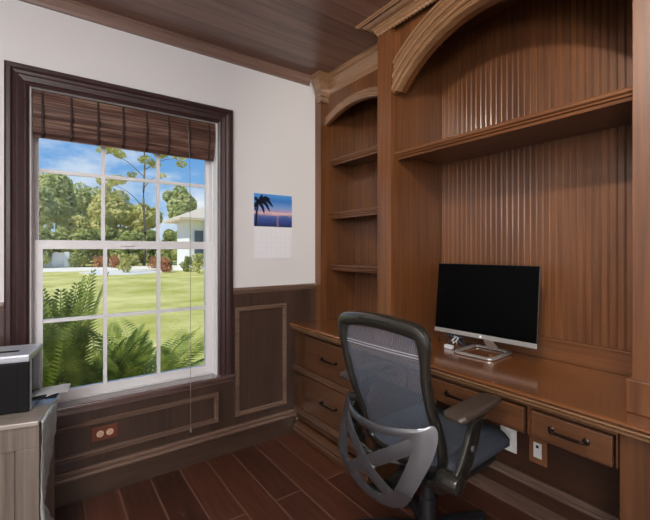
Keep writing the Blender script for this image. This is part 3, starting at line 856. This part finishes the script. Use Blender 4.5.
# sheets lying on the tray
def sheet(name, M, w_, l_, label):
    b = nb(); n = 8
    for s in (0, 1):
        pass
    g = [[b.verts.new((l_*i/n, w_*j, .006*math.sin(math.pi*i/n*.9))) for j in (0, 1)] for i in range(n+1)]
    for i in range(n): b.faces.new((g[i][0], g[i+1][0], g[i+1][1], g[i][1]))
    bmesh.ops.solidify(b, geom=b.faces[:], thickness=.0012)
    bmesh.ops.transform(b, matrix=M, verts=b.verts)
    o = obj(name, b, PAPER)
    return tag(o, label, 'paper', 'sheets in the printer tray')
PM = Matrix.Translation(pr.location) @ Matrix.Rotation(R(-12), 4, 'Z')
sheet('paper_sheet', PM @ Matrix.Translation((-.015, .045, .0385)) @ Matrix.Rotation(R(-3), 4, 'Y'), .11, .095, 'white sheet half inside the printer outlet')
sheet('paper_sheet', PM @ Matrix.Translation((.052, .02, .045)) @ Matrix.Rotation(R(4), 4, 'Z') @ Matrix.Rotation(R(-4), 4, 'Y'), .12, .075, 'white sheet hanging off the end of the printer tray beside the window')

# plastic bag on the cabinet side
CM = Matrix.Translation(pcab.location) @ Matrix.Rotation(R(-14), 4, 'Z')
b = nb(); rings = []; ns = 36
for i in range(41):
    s_ = i/40; z = .596-.47*s_
    if s_ < .35: y0_, y1_, rx = .0, .2-.2*max(0, s_-.1), .008
    elif s_ < .7: y0_, y1_, rx = .0, .15-.36*(s_-.35), .005
    else: y0_, y1_, rx = .0, .024+.40*(s_-.7), .005+.03*(s_-.7)
    cy, ry = (y0_+y1_)/2, (y1_-y0_)/2; ring = []
    for j in range(ns):
        a = 2*math.pi*j/ns; c_, n_ = math.cos(a), math.sin(a)
        f = rx*(.75+.55*noise.noise((n_*2.2, s_*7, c_*.7)))+.004*noise.noise((n_*7, s_*16, 3))
        ring.append(b.verts.new((.003+f+f*c_*.95 if c_ > 0 else .003+f*(1+c_), cy+ry*n_, z+.006*noise.noise((n_*3, s_*5, 9)))))
    rings.append(ring)
for a, c in zip(rings, rings[1:]):
    for j in range(ns): b.faces.new((a[j], a[(j+1) % ns], c[(j+1) % ns], c[j]))
b.faces.new(rings[-1]); b.faces.new(rings[0])
bmesh.ops.transform(b, matrix=CM, verts=b.verts)
tag(obj('plastic_bag', b, BAG, smooth='all', origin=CM @ Vector((.03, .07, .1))), 'crumpled clear plastic bag hanging down the side of the grey cabinet', 'bag')

# ------------------------------------------------------------------ office chair
CHX, CHY, CHR = 1.28, 1.05, R(3)
ch = thing('office_chair', 'grey swivel office chair with mesh back pushed up to the desk', 'office chair', (CHX, CHY, 0), CHR)
def bxz(z):      # back profile: x against z
    T = [(.46, -.135), (.55, -.165), (.60, -.18), (.65, -.205), (.75, -.245), (.85, -.272), (.95, -.284), (1.02, -.286)]
    for (z0, x0), (z1, x1) in zip(T, T[1:]):
        if z <= z1: return x0+(x1-x0)*(z-z0)/(z1-z0)
    return T[-1][1]
def bow(y): return -.035*(1-(y/.23)**2)     # centre of the back sits further behind
half_ = [(.0, .452), (.14, .462), (.178, .50), (.187, .60), (.187, .70), (.190, .80), (.197, .90), (.194, .952), (.170, .978), (.09, .990), (0, .994)]
outl = half_[:-1]+[(-y, z) for y, z in half_[:0:-1]]
fp = smooth_pts([(bxz(z)+bow(y)*.6, y, z) for y, z in outl], 4, True)
rxs = []; rys = []
for p in fp:
    top = max(0, min(1, (p.z-.88)/.08))
    rxs.append(.019+.003*top); rys.append(.0165+.011*top)
fb = tube(nb(), fp, rxs, rys, up=[(1, 0, .25)]*len(fp), seg=12, closed=True, power=2.6)
lpart('back_frame', fb, CHAIR_FR, ch, True)
# mesh panel
b = nb(); ny, nz = 14, 22; g = []
def halfw(z):
    T = [(.452, .13), (.50, .173), (.60, .182), (.70, .182), (.80, .185), (.90, .192), (.955, .188), (.985, .155)]
    for (z0, a0), (z1, a1) in zip(T, T[1:]):
        if z <= z1: return a0+(a1-a0)*(z-z0)/(z1-z0)
    return T[-1][1]
for i in range(nz+1):
    z = .455+.53*i/nz; hw = halfw(z)
    g.append([b.verts.new((bxz(z)+.018*(1-(2*j/ny-1)**2)*math.sin(math.pi*i/nz)+bow(hw*(2*j/ny-1))*.6, hw*(2*j/ny-1), z)) for j in range(ny+1)])
for i in range(nz):
    for j in range(ny): b.faces.new((g[i][j], g[i][j+1], g[i+1][j+1], g[i+1][j]))
back = lpart('back_mesh', b, MESHFAB, ch, 'all', label='see-through dark mesh')
for zz in (.897, .887):
    pts = [(bxz(zz)+.018*(1-(y/.215)**2)*math.sin(math.pi*(zz-.455)/.53)+bow(y)*.6-.002, y, zz) for y in [-.185+.37*k/16 for k in range(17)]]
    lpart('seam', tube(nb(), pts, .0018, seg=6), plain('pale_thread', '#8d929c', .6), back)

# lumbar frame: a shield shaped ring that bows out behind the back, with an X brace
def lx(y, z):
    q = (abs(y)/.21)**2
    if z >= .46: return -.355+.012*(z-.46)/.19+q*(.035+.05*(z-.46)/.19)
    return -.355+.04*((.46-z)/.13)+q*.035
def strip(rows, th):
    """closed band through (outer, inner) point pairs, given a thickness"""
    b = nb(); k = 6; n = len(rows); G = []
    for o_, i_ in rows:
        G.append([b.verts.new((lx(*(o_.lerp(i_, j/k)))-.004*math.sin(math.pi*j/k), *(o_.lerp(i_, j/k)))) for j in range(k+1)])
    for a, c in zip(G, G[1:]+G[:1]):
        for j in range(k): b.faces.new((a[j], a[j+1], c[j+1], c[j]))
    bmesh.ops.recalc_face_normals(b, faces=b.faces)
    bmesh.ops.solidify(b, geom=b.faces[:], thickness=th)
    return b
ho_ = [(0, .642), (.09, .644), (.17, .655), (.21, .668), (.226, .63), (.222, .57), (.205, .51), (.183, .455), (.15, .405), (.105, .372), (.05, .356), (0, .352)]
hi_ = [(0, .612), (.07, .614), (.125, .62), (.150, .618), (.162, .59), (.154, .55), (.142, .51), (.127, .47), (.108, .437), (.08, .414), (.04, .396), (0, .39)]
def both(h): return smooth_pts([(y, z, 0) for y, z in h+[(-y, z) for y, z in h[-2:0:-1]]], 5, True)
rows = [(a.xy, c.xy) for a, c in zip(both(ho_), both(hi_))]
lum = lpart('lumbar_frame', strip(rows, .011), CHAIR_LT, ch, True, label='grey shield-shaped lumbar frame')
for a, c in (((.16, .60), (-.09, .415)), ((-.16, .60), (.11, .425))):
    pts = []
    for k in range(11):
        s_ = k/10; y = a[0]+(c[0]-a[0])*s_; z = a[1]+(c[1]-a[1])*s_
        pts.append((lx(y, z)+.004, y, z))
    lpart('brace', tube(nb(), pts, .005, .024, up=(-1, 0, -.1), seg=10, power=4), CHAIR_LT, lum, True)
for sg in (-1, 1):
    lpart('frame_bracket', tube(nb(), [(-.255, sg*.2, .645), (-.235, sg*.193, .645), (-.215, sg*.187, .645)], .016, .01, up=(0, 0, 1), seg=10, power=4), CHAIR_FR, lum, True)
lpart('back_stem', tube(nb(), smooth_pts([(-.318, 0, .37), (-.27, 0, .358), (-.2, 0, .345), (-.1, 0, .36), (.0, 0, .365)], 4), .016, .055, up=(0, 0, 1), seg=12, power=4), CHAIR_FR, ch, True)

# seat cushion
b = nb(); nx, ny = 20, 16; top = []; bot = []
for i in range(nx+1):
    s = i/nx; x = -.16+.465*s
    r_t = []; r_b = []
    for j in range(ny+1):
        t_ = 2*j/ny-1
        hw = .228*(1-.10*max(0, (.25-s)/.25)**2-.10*max(0, (s-.8)/.2)**2)
        if s > .82: hw *= 1-.42*(1-math.sqrt(max(0, 1-((s-.82)/.18)**2)))
        y = hw*math.copysign(abs(t_)**.8, t_)
        edge = (1-abs(t_)**6)*(1-max(0, (s-.86)/.14)**3)*(1-max(0, (.1-s)/.1)**3)
        z = .472+.038*edge+.012*abs(t_)**2-.022*max(0, (s-.72)/.28)**2
        r_t.append(b.verts.new((x, y, z)))
        zb = .45-.025*edge-.022*max(0, (s-.72)/.28)**2+.012*abs(t_)**2
        r_b.append(b.verts.new((x, y, zb-.001)))
    top.append(r_t); bot.append(r_b)
for i in range(nx):
    for j in range(ny):
        b.faces.new((top[i][j], top[i+1][j], top[i+1][j+1], top[i][j+1]))
        b.faces.new((bot[i][j], bot[i][j+1], bot[i+1][j+1], bot[i+1][j]))
for i in range(nx):
    b.faces.new((top[i][0], bot[i][0], bot[i+1][0], top[i+1][0])); b.faces.new((top[i][ny], top[i+1][ny], bot[i+1][ny], bot[i][ny]))
for j in range(ny):
    b.faces.new((top[0][j], top[0][j+1], bot[0][j+1], bot[0][j])); b.faces.new((top[nx][j], bot[nx][j], bot[nx][j+1], top[nx][j+1]))
lpart('seat', b, CHAIR_SEAT, ch, 'all', label='blue-grey padded seat')
lpart('seat_pan', bx(-.12, .2, -.19, .19, .39, .424, bev=.012), CHAIR_BLK, ch)
# arms
for s in (-1, 1):
    ya = s*.262
    padp = [(-.228, ya-.0*s, .700), (-.213, ya, .706), (-.093, ya, .710), (.015, ya-s*.006, .710), (.046, ya-s*.008, .706), (.055, ya-s*.009, .700)]
    pad = lpart('arm_pad', tube(nb(), padp, [.008, .015, .016, .015, .012, .006], [.03, .043, .045, .04, .034, .02], up=(0, 0, 1), seg=16, power=3.2), CHAIR_ARM, ch, True, label='dark brown-grey arm pad')
    sup = smooth_pts([(-.2, ya-s*.002, .485), (-.165, ya+s*.004, .53), (-.125, ya+s*.006, .60), (-.09, ya+s*.002, .655), (-.055, ya, .698)], 4)
    arm = lpart('arm_support', tube(nb(), sup, .012, [.034]*4+[.036]*(len(sup)-4), up=(0, 1, 0), seg=12, power=4), CHAIR_FR, ch, True)
    lpart('adjuster', lathe(nb(), [(.012, 0), (.012, .004), (.009, .007)], Matrix.Translation((-.136, ya+s*.0175, .585)) @ Matrix.Rotation(R(-90*s), 4, 'X'), 16), CHAIR_LT, arm, True)
    lpart('arm_pivot', lathe(nb(), [(.02, -.045), (.032, -.042), (.033, .02), (.030, .03), (.02, .033)], Matrix.Translation((-.21, s*.25, .485)) @ Matrix.Rotation(R(-90*s), 4, 'X'), 24), CHAIR_FR, ch, True)
    lpart('arm_bracket', tube(nb(), smooth_pts([(-.2, s*.205, .47), (-.19, s*.17, .425), (-.12, s*.1, .385), (-.03, s*.03, .37)], 4), .014, .036, up=(0, s*.5, 1), seg=12, power=4), CHAIR_FR, ch, True)
# mechanism, column, base
lpart('mechanism', bx(-.10, .10, -.075, .075, .335, .385, bev=.012), CHAIR_BLK, ch)
lpart('gas_column', lathe(nb(), [(.034, .10), (.034, .235), (.028, .24), (.028, .33), (.03, .34)], None, 24), CHAIR_BLK, ch, True)
lev = tube(nb(), [(-.06, .04, .355), (-.085, .06, .32), (-.095, .066, .27)], .006, seg=8)
tl = lpart('tilt_lever', lev, CHAIR_BLK, ch, True)
lpart('paddle', tube(nb(), [(-.094, .065, .275), (-.099, .068, .245), (-.104, .07, .22), (-.108, .07, .205)], [.012, .017, .018, .012], [.012, .017, .018, .012], seg=12), CHAIR_LT, tl, True)
lpart('base_hub', lathe(nb(), [(.045, .075), (.055, .085), (.055, .12), (.036, .135)], None, 24), CHAIR_BLK, ch, True)
for k in range(5):
    a = R(72*k+57); c, sn = math.cos(a), math.sin(a)
    lpart('base_leg', tube(nb(), [(.04*c, .04*sn, .105), (.15*c, .15*sn, .1), (.28*c, .28*sn, .082), (.30*c, .30*sn, .078)], [.022, .018, .013, .012], [.026, .024, .02, .018], up=(0, 0, 1), seg=12, power=3), CHAIR_BLK, ch, True)
    cb = nb()
    for o_ in (-.014, .014):
        lathe(cb, [(.018, -.009), (.028, -.008), (.028, .008), (.018, .009)], Matrix.Translation((.30*c, .30*sn, .0285)) @ Matrix.Rotation(a+.7, 4, 'Z') @ Matrix.Translation((0, o_, 0)) @ Matrix.Rotation(R(90), 4, 'X'), 20)
    tube(cb, [(.30*c, .30*sn, .03), (.30*c, .30*sn, .07)], .007, seg=8)
    lpart('caster', cb, CHAIR_BLK, ch, True)

# ------------------------------------------------------------------ outdoors
GZ = -.15
struct('ground', bx(-60, 110, 2.46, 140, GZ-.5, GZ), GRASS)
b = nb(); box(b, -14, 46, 30, 36.5, GZ, GZ+.02)
struct('driveway', b, CONC)
def patch(name, cx, cy, rx, ry, z, mat):
    b = nb(); vs = []
    for i in range(40):
        a = 2*math.pi*i/40; f = 1+.12*math.sin(3*a+1)+.06*math.sin(7*a)
        vs.append(b.verts.new((cx+rx*f*math.cos(a), cy+ry*f*math.sin(a), z)))
    f = b.faces.new(vs); r = bmesh.ops.extrude_face_region(b, geom=[f])
    bmesh.ops.translate(b, vec=(0, 0, .02), verts=[v for v in r['geom'] if isinstance(v, bmesh.types.BMVert)])
    return struct(name, b, mat)
patch('garden_path', 4.2, 27.0, 2.6, 2.6, GZ, GRAVEL)
patch('garden_path', 8.0, 28.4, 2.6, 1.2, GZ, GRAVEL)

def leaf_cloud(blobs, n, size, seed, squash=1.0):
    """crown made of many small leaf blades scattered through overlapping blobs"""
    rr = random.Random(seed); V = []; F = []
    vol = [r**2 for _, r in blobs]; tot = sum(vol)
    for (c, r), v in zip(blobs, vol):
        for _ in range(max(3, int(n*v/tot))):
            while True:
                d = Vector((rr.uniform(-1, 1), rr.uniform(-1, 1), rr.uniform(-1, 1)))
                if .05 < d.length < 1: break
            d = d.normalized()*(d.length**.35)
            p = Vector(c)+Vector((d.x*r, d.y*r, d.z*r*squash))
            nrm = (d+Vector((rr.uniform(-1, 1), rr.uniform(-1, 1), rr.uniform(-.4, 1)))*.8).normalized()
            u = nrm.orthogonal().normalized(); u = (Matrix.Rotation(rr.uniform(0, 6.28), 3, nrm) @ u); w_ = nrm.cross(u)
            s = size*rr.uniform(.6, 1.3); i0 = len(V)
            V += [p-u*s, p+w_*s*.45+nrm*s*.1, p+u*s, p-w_*s*.45+nrm*s*.1]; F.append((i0, i0+1, i0+2, i0+3))
    me = bpy.data.meshes.new('crown'); me.from_pydata([tuple(v) for v in V], [], F); me.update()
    return me
def crown_obj(name, me, mat, parent):
    o = bpy.data.objects.new(name, me); COL.objects.link(o); me.materials.append(mat); o.parent = parent; return o
def tree(x, y, h, r, mat, label, seed, n=2600, size=.2, trunk=.14, group='trees across the lawn', low=.0, cat='tree', name='tree'):
    t = thing(name, label, cat, (x, y, GZ), 0, group)
    rr = random.Random(seed)
    blobs = []
    for k in range(16):
        a = rr.uniform(0, 6.28); q = rr.uniform(.1, .85)*r; z = low*h+(h-low*h)*rr.uniform(.15, .86)
        blobs.append(((q*math.cos(a), q*math.sin(a), z), r*rr.uniform(.32, .55)))
    blobs.append(((0, 0, h-r*.38), r*.38))
    crown_obj('crown', leaf_cloud(blobs, n, size, seed), mat, t)
    b = tube(nb(), smooth_pts([(0, 0, 0), (.1*r*.3, 0, h*.3), (0, .1, h*.75)], 4), [trunk*(1-.6*i/8) for i in range(9)], seg=8)
    lpart('trunk', b, BARK, t, True)
    return t
Y = 42
def kx(u): a = (u-325)/388; return (.585+.811*a)/(.811-.585*a)
spec = [   # photo column, distance, height, radius, leaf, label
    (27, 44.5, 7.2, 2.3, LEAF_O, 'olive tree at the left edge of the window view'),
    (55, 49, 9.5, 2.7, LEAF_O, 'tallest olive-leaved tree behind the left panes'),
    (80, 63, 10.7, 3.0, LEAF_O, 'olive tree sloping down beside the tallest one'),
    (98, 45, 6.1, 2.3, LEAF_L, 'rounded yellow-green tree behind the middle of the lawn'),
    (120, 55.5, 9.0, 2.8, LEAF_L, 'broad yellow-green tree left of the slender tall tree'),
    (142, 45, 6.4, 2.2, LEAF_L, 'low yellow-green tree at the foot of the slender tall tree'),
    (180, 54, 10.2, 2.4, LEAF_O, 'olive-leaved tree behind the white house roof'),
]
for i, (u, y, h, r, m, lab) in enumerate(spec):
    tree(kx(u)*y, y, h, r, m, lab, 20+i, n=6500, size=.27)
# understorey bushes closing the gap below the crowns
for i, (u, y, h, r, m, lab) in enumerate([(34, 37, 3.0, 1.25, LEAF_D, 'dark bush below the left window trees'), (62, 38.8, 3.3, 1.2, LEAF_D, 'dark bush below the tallest olive tree'),
    (84, 37.2, 3.1, 1.25, LEAF_D, 'dark bush left of the window muntin'), (108, 40.5, 3.4, 1.3, LEAF_D, 'dark bush in the middle of the hedge line'),
    (127, 36.6, 3.0, 1.15, LEAF_D, 'dark bush behind the slender tree trunk'), (152, 41.5, 3.4, 1.25, LEAF_D, 'dark bush right of the slender tree trunk'), (169, 37.8, 3.3, 1.1, LEAF_D, 'dark bush beside the white house')]):
    tree(kx(u)*y, y, h, r, m, lab, 60+i, n=2600, size=.22, trunk=.08, group='bushes across the lawn', cat='bush', name='bush')
# slender tall tree with sparse clusters
t = thing('slender_tree', 'tall thin tree with sparse yellow-green tufts rising above the hedge', 'tree', (kx(144)*38, 38, GZ), 0, 'trees across the lawn')
lpart('trunk', tube(nb(), smooth_pts([(0, 0, 0), (.1, 0, 3), (-.05, 0, 6), (.05, 0, 9), (0, 0, 11.5)], 4), [.14-.006*i for i in range(17)], seg=8), BARK, t, True)
blobs = []
for dx, dz, r in ((-3.2, 9.9, .55), (-2.5, 10.0, .6), (-1.9, 9.8, .5), (-.6, 10.6, .75), (.5, 10.9, .8), (1.4, 10.2, .6), (2.9, 10.2, .65), (3.3, 9.6, .5), (.0, 9.4, .6), (.9, 9.2, .5), (-3.0, 7.2, .8), (-2.2, 7.4, .7), (-2.9, 6.4, .7), (-.9, 8.2, .4), (.3, 11.6, .6), (1.4, 8.2, .4)):
    blobs.append(((dx, random.uniform(-.8, .8), dz), r))
crown_obj('crown', leaf_cloud(blobs, 1800, .17, 5, .6), LEAF_L, t)
for dx, dz, z0 in ((-2.9, 9.8, 8.0), (2.9, 10.1, 8.6), (-2.6, 7.1, 5.2), (1.2, 8.2, 7)):
    lpart('branch', tube(nb(), smooth_pts([(0, 0, z0), (dx*.5, 0, z0+(dz-z0)*.7), (dx, 0, dz)], 4), [.045-.004*i for i in range(9)], seg=6), BARK, t, True)

# white house
hx, hy = 8.0, 27
ho = thing('house', 'white house with a pale hipped roof beyond the lawn', 'house', (hx+3, hy+1.5, GZ))
b = nb(); box(b, hx, hx+8, hy, hy+3, GZ, 3.27)
wl = sub('wall', b, STUCCO, ho)
b = nb()
e0, e1, f0, f1 = hx-.85, hx+9, hy-.8, hy+3.6
v = [b.verts.new(p) for p in ((e0, f0, 3.25), (e1, f0, 3.25), (e1, f1, 3.25), (e0, f1, 3.25), (e0, f0, 3.42), (e1, f0, 3.42), (e1, f1, 3.42), (e0, f1, 3.42), (hx+1.9, hy+1.4, 4.6), (hx+4.6, hy+1.4, 4.6))]
for f in ((0, 1, 2, 3), (0, 1, 5, 4), (1, 2, 6, 5), (2, 3, 7, 6), (3, 0, 4, 7), (4, 5, 9, 8), (5, 6, 9), (6, 7, 8, 9), (7, 4, 8)): b.faces.new([v[i] for i in f])
sub('roof', b, ROOF, ho)
for x0, x1, z0, z1 in ((hx+.35, hx+.95, 1.0, 2.6), (hx+1.35, hx+1.95, 1.0, 2.6), (hx+2.8, hx+4.0, .9, 2.6)):
    f = sub('window', bx(x0-.1, x1+.1, hy-.05, hy-.001, z0-.1, z1+.1), WHITE, ho)
    sub('pane', bx(x0, x1, hy-.06, hy-.051, z0, z1), HOUSEGLASS, f)
sub('column', bx(hx+1.02, hx+1.27, hy-.65, hy-.4, GZ, 3.24), STUCCO, ho)
sub('column', bx(hx+2.3, hx+2.55, hy-.65, hy-.4, GZ, 3.24), STUCCO, ho)

# low white wall and planting along the drive
x0, x1 = kx(30)*36.9, kx(78)*36.9
fe = thing('garden_wall', 'low white wall beyond the drive at the left of the lawn', 'wall', ((x0+x1)/2, 37, GZ))
sub('wall_face', bx(x0, x1, 37, 37.3, GZ, .95), STUCCO, fe); sub('coping', bx(x0-.1, x1+.1, 36.9, 37.4, .951, 1.05), CONC, fe)
for k in range(5):
    xx = x0+(x1-x0)*k/4; sub('pillar', bx(xx-.18, xx+.18, 36.85, 36.999, GZ, 1.1), STUCCO, fe)
for i, (u, y, h, r, m, lab, nm, cat) in enumerate([
    (127, 26.5, 1.15, .55, LEAF_L, 'small round shrub in the pale gravel bed', 'shrub', 'shrub'),
    (158, 31, .95, .55, REDLEAF, 'red-leaved shrub beside the drive', 'red_shrub', 'shrub'),
    (100, 36, .9, .6, REDLEAF, 'reddish shrub at the end of the low white wall', 'red_shrub', 'shrub'),
    (116, 34, .9, .6, REDLEAF, 'red shrub behind the gravel bed', 'red_shrub', 'shrub'),
    (187, 25.4, 1.0, .35, LEAF_D, 'green shrub left of the house column', 'shrub', 'shrub'),
    (199, 23.5, 1.2, .45, LEAF_L, 'taller pale green shrub in front of the house', 'shrub', 'shrub'),
    (166, 25.5, .8, .4, REDLEAF, 'red and orange shrub at the corner of the white house', 'red_shrub', 'shrub')]):
    tree(kx(u)*y, y, h, r, m, lab, 90+i, n=700, size=.09, trunk=.03, group='shrubs along the drive', cat=cat, name=nm)

# ferns and palms outside the sill
def frond(L, lean, az, w0, droop, nleaf, lw_, bm=None):
    """one arching frond with paired leaflets along its rib, rooted at the origin"""
    b = nb(); c, s = math.cos(az), math.sin(az); pts = []
    for i in range(13):
        q = i/12; r_ = L*(math.sin(lean)*q+droop*q*q*.55); z = L*(math.cos(lean)*q-droop*q*q*.5)
        pts.append(Vector((r_*c, r_*s, z)))
    tube(b, pts, [.006*(1-.8*i/12)+.001 for i in range(13)], seg=5)
    side = Vector((-s, c, 0))
    for k in range(nleaf):
        q = .14+.85*k/(nleaf-1); f = q*12; i = min(11, int(f)); p = pts[i].lerp(pts[i+1], f-i)
        d = (pts[i+1]-pts[i]).normalized(); up = side.cross(d) if side.cross(d).z > 0 else d.cross(side)
        ln = w0*math.sin(math.pi*(.16+.80*q))**.8
        for sg in (-1, 1):
            tip = p+(side*sg*.82+d*.55-up*.18).normalized()*ln
            mid = p.lerp(tip, .45)+up*ln*.07
            wv = d*lw_
            v0, v1, v2, v3 = (b.verts.new(x) for x in (p, mid-wv, tip, mid+wv)); b.faces.new((v0, v1, v2, v3))
    return b
def plant(x, y, name, label, cat, mat, n, L, w0, lean, droop, seed, nleaf, lw_, stem=.0):
    t = thing(name, label, cat, (x, y, GZ), 0, 'ferns outside the window')
    rr = random.Random(seed)
    for k in range(n):
        az = 2*math.pi*k/n+rr.uniform(-.3, .3)
        o = lpart('frond', frond(L*rr.uniform(.75, 1.08), rr.uniform(*lean), az, w0*rr.uniform(.85, 1.1), droop*rr.uniform(.7, 1.2), nleaf, lw_), mat, t)
        o.location.z = stem*rr.uniform(.2, 1)
    return t
plant(.08, 3.5, 'fern', 'tall upright fern at the left of the window', 'fern', FERN, 22, 1.3, .2, (.02, .2), .16, 1, 34, .013)
plant(.42, 3.75, 'fern', 'bushy fern between the tall fern and the palm', 'fern', FERN, 18, .85, .18, (.1, .6), .35, 2, 30, .013)
plant(.70, 3.6, 'palm', 'low arching palm below the middle of the window', 'palm', FERN2, 20, 1.02, .26, (.15, .9), .5, 3, 26, .013)
plant(-.2, 3.7, 'fern', 'fern mostly behind the left window casing', 'fern', FERN, 14, .85, .18, (.1, .6), .3, 4, 26, .012)

# ------------------------------------------------------------------ sky and lights
wd = bpy.data.worlds.new('sky'); scn.world = wd; wd.use_nodes = True
nt = wd.node_tree; N = nt.nodes; L = nt.links
bg = N.get('Background')
tc = N.new('ShaderNodeTexCoord'); sp = N.new('ShaderNodeSeparateXYZ'); L.new(tc.outputs['Generated'], sp.inputs[0])
cr = N.new('ShaderNodeValToRGB'); e = cr.color_ramp.elements
e[0].position = 0; e[0].color = rgb('#b4d2ee'); e[1].position = .6; e[1].color = rgb('#3f7fd0')
x = e.new(.12); x.color = rgb('#86b8ea'); x = e.new(.28); x.color = rgb('#5f9fe4')
L.new(sp.outputs['Z'], cr.inputs[0])
mp = N.new('ShaderNodeMapping'); mp.inputs['Scale'].default_value = (3.2, 3.2, 7); L.new(tc.outputs['Generated'], mp.inputs[0])
n = N.new('ShaderNodeTexNoise'); n.inputs['Scale'].default_value = 1.3; n.inputs['Detail'].default_value = 7; n.inputs['Roughness'].default_value = .58
L.new(mp.outputs[0], n.inputs['Vector'])
# more cloud near the horizon
ml = N.new('ShaderNodeMath'); ml.operation = 'MULTIPLY_ADD'; ml.inputs[1].default_value = -.55
L.new(sp.outputs['Z'], ml.inputs[0]); L.new(n.outputs['Fac'], ml.inputs[2])
mr = N.new('ShaderNodeMapRange'); mr.inputs[1].default_value = .37; mr.inputs[2].default_value = .58; mr.inputs[4].default_value = .9
L.new(ml.outputs[0], mr.inputs[0])
mx = N.new('ShaderNodeMix'); mx.data_type = 'RGBA'; mx.inputs[7].default_value = (.95, .97, 1, 1)
L.new(mr.outputs[0], mx.inputs[0]); L.new(cr.outputs[0], mx.inputs[6]); L.new(mx.outputs[2], bg.inputs['Color'])
bg.inputs['Strength'].default_value = 1.0

def light(name, kind, loc, energy, color=(1, 1, 1), rot=(0, 0, 0), **kw):
    d = bpy.data.lights.new(name, kind); d.energy = energy; d.color = color
    for k, v in kw.items(): setattr(d, k, v)
    o = bpy.data.objects.new(name, d); COL.objects.link(o); o.location = loc; o.rotation_euler = rot
    return o
sun = light('sun', 'SUN', (0, -10, 30), 4.0, (1, .96, .88), angle=R(.6))
sun.rotation_euler = Vector((.58, .24, -.8)).to_track_quat('-Z', 'Y').to_euler()
WARM = (1, .9, .78)
# added fill at ceiling and behind camera, no lamps seen; recessed spot before hutch
for i, (x, y) in enumerate(((-.7, -.9), (-.75, .6))):
    light('ceiling_fill_light', 'AREA', (x, y, CZ-.03), 19, (1, .98, .96), shape='DISK', size=.5)
light('behind_camera_fill_light', 'POINT', (-.85, -.55, 1.68), 92, (1, .98, .96), shadow_soft_size=.2)
light('recessed_spot_light', 'SPOT', (.2, .35, CZ-.02), 120, WARM, spot_size=R(110), spot_blend=.6, shadow_soft_size=.05,
      rot=Vector((1.6, .5, -.45)).to_track_quat('-Z', 'Y').to_euler())

# ------------------------------------------------------------------ camera
cd = bpy.data.cameras.new('camera'); cam = bpy.data.objects.new('camera', cd); COL.objects.link(cam)
cam.location = (0, 0, CAMZ); cam.rotation_euler = (R(90), 0, R(-35.8))
cd.sensor_width = 36; cd.lens = 388/650*36; cd.shift_y = -10/650; cd.clip_start = .02; cd.clip_end = 500
scn.camera = cam
vs = scn.view_settings
vs.view_transform = 'Standard'; vs.look = 'None'; vs.gamma = 1; vs.use_curve_mapping = False; vs.exposure = 0
scn.cycles.use_denoising = True
scn.cycles.max_bounces = 10; scn.cycles.transparent_max_bounces = 16
